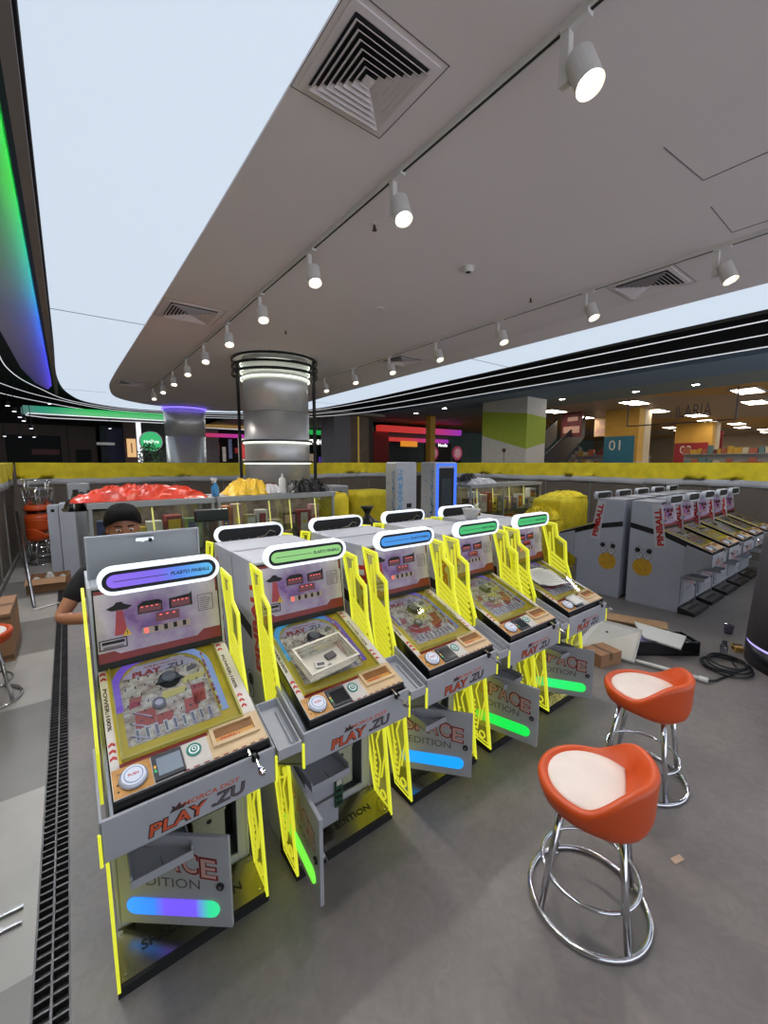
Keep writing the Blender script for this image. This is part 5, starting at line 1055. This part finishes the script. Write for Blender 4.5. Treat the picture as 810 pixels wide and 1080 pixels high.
# hollow letters above the entrance
b=B(); p0=atX(662,437,13.4); p1=atX(752,420,13.4)
b.text('JLARIA',(13.4,p0.y-1.2,3.12),(0,-1,0),(0,0,1),width=(p0.y-1.2-p1.y),height=.42,mi=0,bold=-.005,thick=.01)
b.tube([(13.42,p0.y,3.08),(13.42,p1.y-.5,3.08)],.018,6); b.tube([(13.42,p0.y,3.08),(13.42,p0.y,3.9)],.018,6); b.tube([(13.42,p1.y-.5,3.08),(13.42,p1.y-.5,3.9)],.018,6)
tag(b.obj('hanging_letters',mat('dark_steel_letters',(74,70,74),.5,noise=.1)),'thin dark letters standing on a rail over the supermarket entrance','lettering')
# goods shelves and fittings inside
for x,y,l in ((19,4.2,'grey goods shelf between the two ochre columns'),(20,10.4,'grey goods shelf behind the blue number sign column'),(28,1.5,'goods shelf at the far right of the supermarket'),(27,11.5,'goods shelf deep in the supermarket on the left')):
    r=empty('goods_shelf',(x,y,0),0,l,'shelf','goods shelves in the supermarket'); b=B(); b.box(0,.4,-1.6,1.6,0,.1); b.box(.18,.22,-1.6,1.6,0,2.5)
    for z in (.5,.95,1.4,1.85,2.3): b.box(0,.4,-1.6,1.6,z,z+.03)
    b.obj('shelf_frame',frameS,r); rn=random.Random(int(x)); b=B()
    for z in (1.88,2.33):
        yy=-1.55
        while yy<1.4:
            w_=rn.uniform(.08,.25); b.box(.03,.16,yy,yy+w_,z,z+rn.uniform(.12,.32),rn.randrange(5)); yy+=w_+.02
    o=b.obj('packed_goods',[mat('g1',(160,90,70),.6,noise=.1),mat('g2',(90,120,130),.6,noise=.1),mat('g3',(190,180,160),.6,noise=.1),mat('g4',(190,150,60),.6,noise=.1),mat('g5',(110,50,60),.6,noise=.1)],r); o['kind']='stuff'
# escalator behind the pillar
r=empty('escalator',(12.9,9.3,0),0,'dark escalator rising behind the lime green pillar','escalator')
for yy in (-.9,.3):
    b=B(); b.prism([(0,.8),(3.6,3.0),(3.6,3.75),(0,1.75)],'x',yy,yy+.05); b.v=[Vector((v.y,v.x,v.z)) for v in b.v]; b.obj('glass_balustrade',mat('dark_balustrade',(46,46,52),.3,noise=.1),r)
    b=B(); b.tube([(0,yy+.02,1.8),(3.6,yy+.02,3.8)],.04,8); b.obj('handrail',blackM,r)
b=B()
for k in range(14): b.box(.25*k,.25*k+.3,-.85,.3,.45+.155*k,.6+.155*k)
b.obj('step_band',mat('escalator_steel',(90,90,94),.4,.6,noise=.1),r)
# ochre post and grey column at the rear
b=B(); b.box(-.14,.14,-.14,.14,0,3.9); pY=12.6; c_=atY(454,470,pY); tag(b.obj('ochre_post',ywall,loc=(c_.x,pY,0),bevel=.01),'narrow ochre square post behind the rear hoarding, above the kiosks','post')
extr('ceiling',5.5,9.9,12.9,22,3.75,3.85,mat('taupe_ceiling',(150,140,132),.8,noise=.05)); extr('ceiling',9.83,13.2,16,30,3.9,4.0,mat('taupe_ceiling',(150,140,132)))
r=empty('clad_column',(8.55,13.4,0),0,'wide grey and brown panelled column behind the rear hoarding','column')
b=B(); b.box(-.62,.10,0,1.0,0,3.75); b.obj('grey_panel',mat('slate_grey_panel',(112,112,116),.5,noise=.05,scale=2),r); b=B(); b.box(.10,.95,0,1.0,0,3.75); b.obj('brown_panel',mat('brown_veneer',(112,92,74),.5,col2=(98,80,64),scale=3),r); b=B(); b.box(.95,1.3,.2,1.1,0,3.75); b.obj('dark_panel',mat('dark_brown_panel',(46,36,32),.6,noise=.1),r); b=B(); b.box(.42,.46,-.05,0,0,3.75); b.obj('yellow_edge_strip',mat('yellow_strip',(200,170,80),.5,noise=.05,emit=.3),r)
# rear wall of the mall and shop fronts
extr('wall_back',-16,13,24,24.2,0,4.3,mat('dark_mall_wall',(44,36,34),.8,noise=.2,scale=.5))
extr('wall_left',-13.2,-13,-3,24,0,4.3,mat('dark_mall_wall2',(38,32,32),.8,noise=.2,scale=.5))
def front(px0,px1,Y,z0,z1,m,name,lab,cat,d=.3,grp=None,extra=None):
    a=atY(px0,470,Y);c=atY(px1,470,Y); b=B(); b.box(a.x,c.x,Y,Y+d,z0,z1,0)
    if extra: extra(b,a.x,c.x,Y)
    ms=m if isinstance(m,list) else [m]
    return tag(b.obj(name,ms),lab,cat,grp)
brn=mat('brown_shopfront',(84,66,58),.6,noise=.1,scale=1); dk=mat('dark_shop_opening',(18,16,18),.7,noise=.2)
front(2,68,20,0,3.3,[dk,brn,mat('red_glimmer',(90,40,36),.5,noise=.1,emit=.05)],'shop_front','wide dark shop opening at the far left above the hoarding','shop front',extra=lambda b,x0,x1,Y:(b.box(x0-.1,x1+.1,Y-.06,Y,3.0,3.4,1),b.box(x0-.1,x0+.1,Y-.08,Y,0,3.3,1),b.box(x1-.1,x1+.1,Y-.08,Y,0,3.3,1),b.box(x0+.8,x0+1.6,Y-.02,Y,2.3,2.5,2)))
front(72,102,20,0,3.4,[brn,mat('pale_sign',(170,170,170),.5,noise=.1,emit=.4),dk],'shop_front','brown shop front with a small pale sign, right of the dark opening','shop front',extra=lambda b,x0,x1,Y:(b.box(x0+.9,x0+1.5,Y-.03,Y,2.7,2.8,1),b.box(x0+.2,x1-.2,Y-.02,Y,.0,2.5,2)))
front(106,130,20.6,0,3.5,[mat('blue_black_shop',(40,44,60),.4,noise=.2,scale=3),mat('violet_panel',(76,72,110),.5,noise=.1)],'shop_front','dark blue glazed shop front beside the violet pier','shop front',extra=lambda b,x0,x1,Y:b.box(x1-.55,x1+.1,Y-.1,Y,0,3.4,1))
front(131,147,17.5,0,3.6,[mat('maroon_wall',(52,22,24),.6,noise=.1)],'maroon_pier','dark maroon pier with a lit poster','pier')
front(134,143.5,17.4,2.2,2.85,[glow('poster_glow',(240,190,130),.9),mat('poster_print',(150,100,70),.5,noise=.2)],'lit_poster','small glowing orange poster on the maroon pier','poster',.06,extra=lambda b,x0,x1,Y:b.box(x0+.12,x1-.12,Y-.01,Y,2.35,2.7,1))
a=atY(147.5,470,17.0); b=B(); b.box(-.07,.07,0,.1,0,3.6); tag(b.obj('light_column',glow('cool_white_line',(225,228,235),1.3),loc=(a.x,17.0,0)),'vertical white light line left of the round green sign','light strip')
c_=atY(159.5,465.5,16.6); b=B(); b.cyl((0,0,0),(0,.12,0),.36,n=30,mi=0); b.cyl((0,-.005,0),(0,0,0),.33,n=30,mi=1); b.text('tealive',(-.24,-.008,-.07),(1,0,0),(0,0,1),width=.48,mi=2,bold=.03); tag(b.obj('round_sign',[frameS,glow('green_sign_face',(40,190,110),.9),glow('sign_letters_white',(230,255,240),1.0)],loc=c_),'round green lit sign between the light line and the plain column','sign')
front(150,176,18.5,0,3.6,[mat('shop_grey',(74,70,72),.6,noise=.2,scale=2),dk],'shop_front','grey shop front behind the round green sign','shop front',extra=lambda b,x0,x1,Y:b.box(x0+.5,x1-.4,Y-.02,Y,1,3.1,1))
# potted shrubs under the green sign
def shrub(px,Y,h,lab,seed):
    rn=random.Random(seed); p=atY(px,480,Y); r=empty('potted_shrub',(p.x,Y,0),0,lab,'shrub','potted shrubs by the round green sign'); b=B(); b.lathe([(.16,0),(.22,.4),(.2,.42),(.02,.40)],n=16); b.obj('pot',blackM,r)
    b=B()
    for _ in range(260):
        t=rn.uniform(0,2*PI); ph_=rn.uniform(-1,1); rr=.42*math.sqrt(1-ph_*ph_)*rn.uniform(.5,1); c=Vector((rr*math.cos(t),rr*math.sin(t),h-.6+.6*ph_)); d=Vector((rn.uniform(-1,1),rn.uniform(-1,1),rn.uniform(-.4,1))).normalized(); s_=d.orthogonal().normalized(); L=rn.uniform(.08,.16)
        b.add([c,c+d*L*.5+s_*L*.25,c+d*L,c+d*L*.5-s_*L*.25],[(0,1,2,3)])
    b.obj('foliage',mat('dark_leaf',(34,62,34),.6,noise=.3,scale=5),r); b=B(); b.tube([(0,0,.35),(.02,0,1.0),(0,0,h-.6)],.03,6); b.obj('stem',mat('bark',(70,52,40),.8,noise=.2),r)
shrub(158,16.2,2.62,'leafy dark shrub directly under the round green sign',1); shrub(171,17.3,2.7,'leafy dark shrub between the green sign and the plain column',2)
# green lit island soffit on the left
gl=gradient_emit('green_wash_light','X',[(-1.1,(110,116,128)),(-.5,(40,160,130)),(.6,(10,200,90)),(3.6,(20,180,80))],.75)
b=B(); pts=[(-.85,15.5),(3.6,15.5),(3.9,16.0),(3.6,16.6),(-.4,16.9),(-.95,16.3)]; b.prism(pts,'z',3.42,3.60); b2=b; r=empty('island_soffit',(0,0,0),0,'green lit ceiling island over the far left shops','ceiling feature')
b.obj('green_rim',gl,r); b=B(); b.prism(inset(pts,.12),'z',3.40,3.42); b.obj('island_underside',mat('island_taupe',(110,100,92),.7,noise=.1),r)
b=B(); q=inset(pts,.10); b.tube([(x,y,3.395) for x,y in q],.018,6,closed=True); b.obj('white_outline',glow('white_led_line',(225,228,235),1.4),r)
# red and magenta lit shop at the rear right
rr_=gradient_emit('red_magenta_light','X',[(0,(210,52,44)),(2.4,(220,60,60)),(4.0,(200,50,150)),(5.2,(170,50,200))],.7)
r=empty('red_lit_shop',(10.95,14.6,0),0,'shop front with red to magenta lit fascia and dark interior, right of the panelled column','shop front')
b=B(); b.box(0,5.2,0,.3,3.38,3.64); b.obj('upper_light_fascia',rr_,r); b=B(); b.box(.6,5.2,.9,1.1,3.02,3.2); b.obj('lower_light_fascia',rr_,r); b=B(); b.box(.6,5.3,.95,3,3.2,3.4); b.box(-.1,.75,.35,.6,0,3.38,1); b.box(0,6,3.8,3.9,0,3.6,0); b.obj('shop_walls',[mat('shop_grey_brown',(92,84,80),.6,noise=.1),mat('deep_red_wall',(130,20,24),.5,noise=.1)],r)
b=B(); b.box(1.9,2.9,.8,.9,2.78,3.04); b.obj('orange_box_sign',glow('orange_sign',(240,150,40),.8),r)
b=B(); b.box(1.4,4.2,3.6,3.7,1.2,2.5); b.obj('lit_interior',mat('warm_lit_interior',(190,150,100),.6,noise=.3,scale=3,emit=.45,ecol=(200,160,110)),r)
b=B(); b.text('KID',(3.75,.75,2.42),(1,0,0),(0,0,1),height=.26,mi=0,bold=.03); b.text('Noodle',(4.3,.75,2.82),(1,0,0),(0,0,1),height=.16,mi=0,bold=.03); b.obj('shop_lettering',glow('sign_letters_white2',(255,255,250),1.6),r)
b=B(); b.box(3.4,5.3,.8,.84,1.0,3.0); b.obj('dark_panel',dk,r)
for px,Y,sz,l in ((457,13.4,.5,'pink printed stand sign left of the blue-lit kiosk'),(482,13.6,.55,'pink round printed stand sign right of the blue-lit kiosk')):
    p=atY(px,478,Y); b=B(); b.box(-.3,.3,0,.03,0,p.z-.2,0); b.prism(circ(0,p.z,sz*.6,18),'y',-.03,0,1); b.prism(circ(0,p.z,sz*.4,18),'y',-.04,-.03,2)
    tag(b.obj('stand_sign',[dk,mat('pink_print',(190,70,110),.5,noise=.3,scale=9,emit=.25),mat('pale_pink_print',(220,170,180),.5,noise=.3,scale=9,emit=.2)],loc=(p.x,Y,0)),l,'sign','pink stand signs')
# scones shop
p=atY(350,470,19.0); r=empty('scones_shop',(p.x,19.0,0),0,'dark shop front with white scones lettering and lit menu poster','shop front')
b=B(); b.box(-1.6,2.0,.1,.3,0,3.5); b.obj('shop_wall',dk,r); b=B(); b.box(-1.6,2.0,-.3,.1,3.42,3.62); b.obj('green_light_fascia',glow('green_fascia',(40,190,90),.7),r)
b=B(); b.text('PIPINHE SCONES',(-1.35,.09,2.92),(1,0,0),(0,0,1),width=2.0,height=.26,bold=.05); b.text('Sco',(.68,.09,2.62),(1,0,0),(0,0,1),height=.22,bold=.05); b.text('Spice',(-.1,-.31,3.66),(1,0,0),(0,0,1),height=.16,bold=.03); b.obj('shop_lettering',glow('sign_letters_white2',(255,255,250),1.6),r)
b=B(); b.box(-.12,.52,.05,.09,2.06,2.80,0); b.box(-.02,.42,.04,.05,2.15,2.4,1); b.box(.05,.35,.04,.05,2.45,2.6,2); b.obj('menu_poster',[glow('poster_white',(220,225,215),.85),mat('olive_print',(120,140,80),.5,noise=.3,scale=9,emit=.2),mat('teal_print',(60,110,120),.5,noise=.2,emit=.2)],r)
b=B(); b.box(-1.5,-.9,.05,.09,2.05,2.45,0); b.box(-.75,-.25,.05,.09,2.0,2.3,1); b.box(.75,1.1,.05,.09,2.0,2.5,2); b.obj('counter_display',[mat('beige_glow',(190,170,150),.5,noise=.3,scale=8,emit=.3),mat('violet_glow',(100,70,170),.5,noise=.3,emit=.4),mat('warm_goods',(150,100,90),.5,noise=.3,scale=9,emit=.15)],r)
p=atY(370,447,21); b=B(); b.box(-1.0,1.4,-.05,0,-.05,.28,0); b.box(-.6,1.4,-.3,-.05,.2,.25,0); b.tube([(-.4,-.1,.25),(-.4,-.1,.8)],.01,5); b.tube([(1.2,-.1,.25),(1.2,-.1,.8)],.01,5); tag(b.obj('far_green_soffit',glow('yellow_green_wash',(150,190,90),.6),loc=(p.x,21,3.5)),'yellow-green lit soffit above the scones shop','ceiling feature')
# shops seen between the two columns
p=atY(236,470,18.0); r=empty('corner_shop',(p.x,18.0,0),0,'shop with grey pier, red glow and magenta light line between the two steel columns','shop front')
b=B(); b.box(-1.0,-.2,0,.3,0,3.4,0); b.box(-2.0,2.6,1.4,1.5,0,3.5,1); b.obj('shop_pier',[mat('grey_pier',(92,82,82),.6,noise=.1),dk],r); b=B(); b.box(-1.0,1.4,-.1,0,3.05,3.2); b.obj('magenta_light',gradient_emit('magenta_line','X',[(-1.0,(200,40,50)),(1.3,(190,50,190))],.8),r)
b=B(); 
rn=random.Random(5)
for k in range(16): x=-1.9+.28*k; b.box(x,x+.14,1.36,1.4,2.05+.5*rn.random(),2.3+.5*rn.random()+.3,k%3)
b.obj('lit_goods',[mat('cool_glow',(110,120,150),.5,noise=.3,scale=9,emit=.3),mat('red_glow',(160,50,50),.5,noise=.3,scale=9,emit=.3),mat('pale_glow',(190,180,170),.5,noise=.3,scale=9,emit=.3)],r)
p=atY(257,474,15.5); b=B(); b.box(-.18,.18,0,.05,0,p.z+.4,0); b.ball((0,-.01,p.z+.22),.12,12,1,1,.15,1.1); b.box(-.13,.13,-.01,0,p.z-.35,p.z+.1,2); tag(b.obj('standee_sign',[mat('pale_glow',(190,180,170)),mat('red_glow',(160,50,50)),mat('warm_red_print',(190,60,60),.5,noise=.2,emit=.3)],loc=(p.x,15.5,0)),'white and red printed stand sign beside the ring post of the near column','sign')
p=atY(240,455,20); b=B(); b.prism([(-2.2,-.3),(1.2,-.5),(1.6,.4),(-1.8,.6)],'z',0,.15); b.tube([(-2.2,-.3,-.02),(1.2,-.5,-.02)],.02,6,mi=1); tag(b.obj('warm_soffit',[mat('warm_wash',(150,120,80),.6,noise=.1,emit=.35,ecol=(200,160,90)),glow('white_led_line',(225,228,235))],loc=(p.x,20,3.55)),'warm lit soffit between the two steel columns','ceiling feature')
# scattered small downlights in the black ceiling at the far left
for k,(px,py) in enumerate(((8,428),(15,434),(21,440),(25,444),(33,452),(5,460),(21,461),(36,461),(52,426),(116,452))):
    Y=13+.5*k if k<5 else 16.5; p=atY(px,py,Y); z=min(p.z,4.2); b=B(); b.cyl((0,0,.1),(0,0,0),.05,n=12); b.cyl((0,0,0),(0,0,-.004),.04,n=12,mi=1); b.tube([(0,0,.1),(0,0,4.3-z)],.008,5) 
    tag(b.obj('small_downlight',[blackM,glow('downlight_cool',(235,240,250),5)],loc=(p.x,Y,z)),'tiny downlight hanging in the dark ceiling at the far left, %s of the scattered ones'%ORD[k],'downlight','tiny downlights in the dark ceiling at the far left')
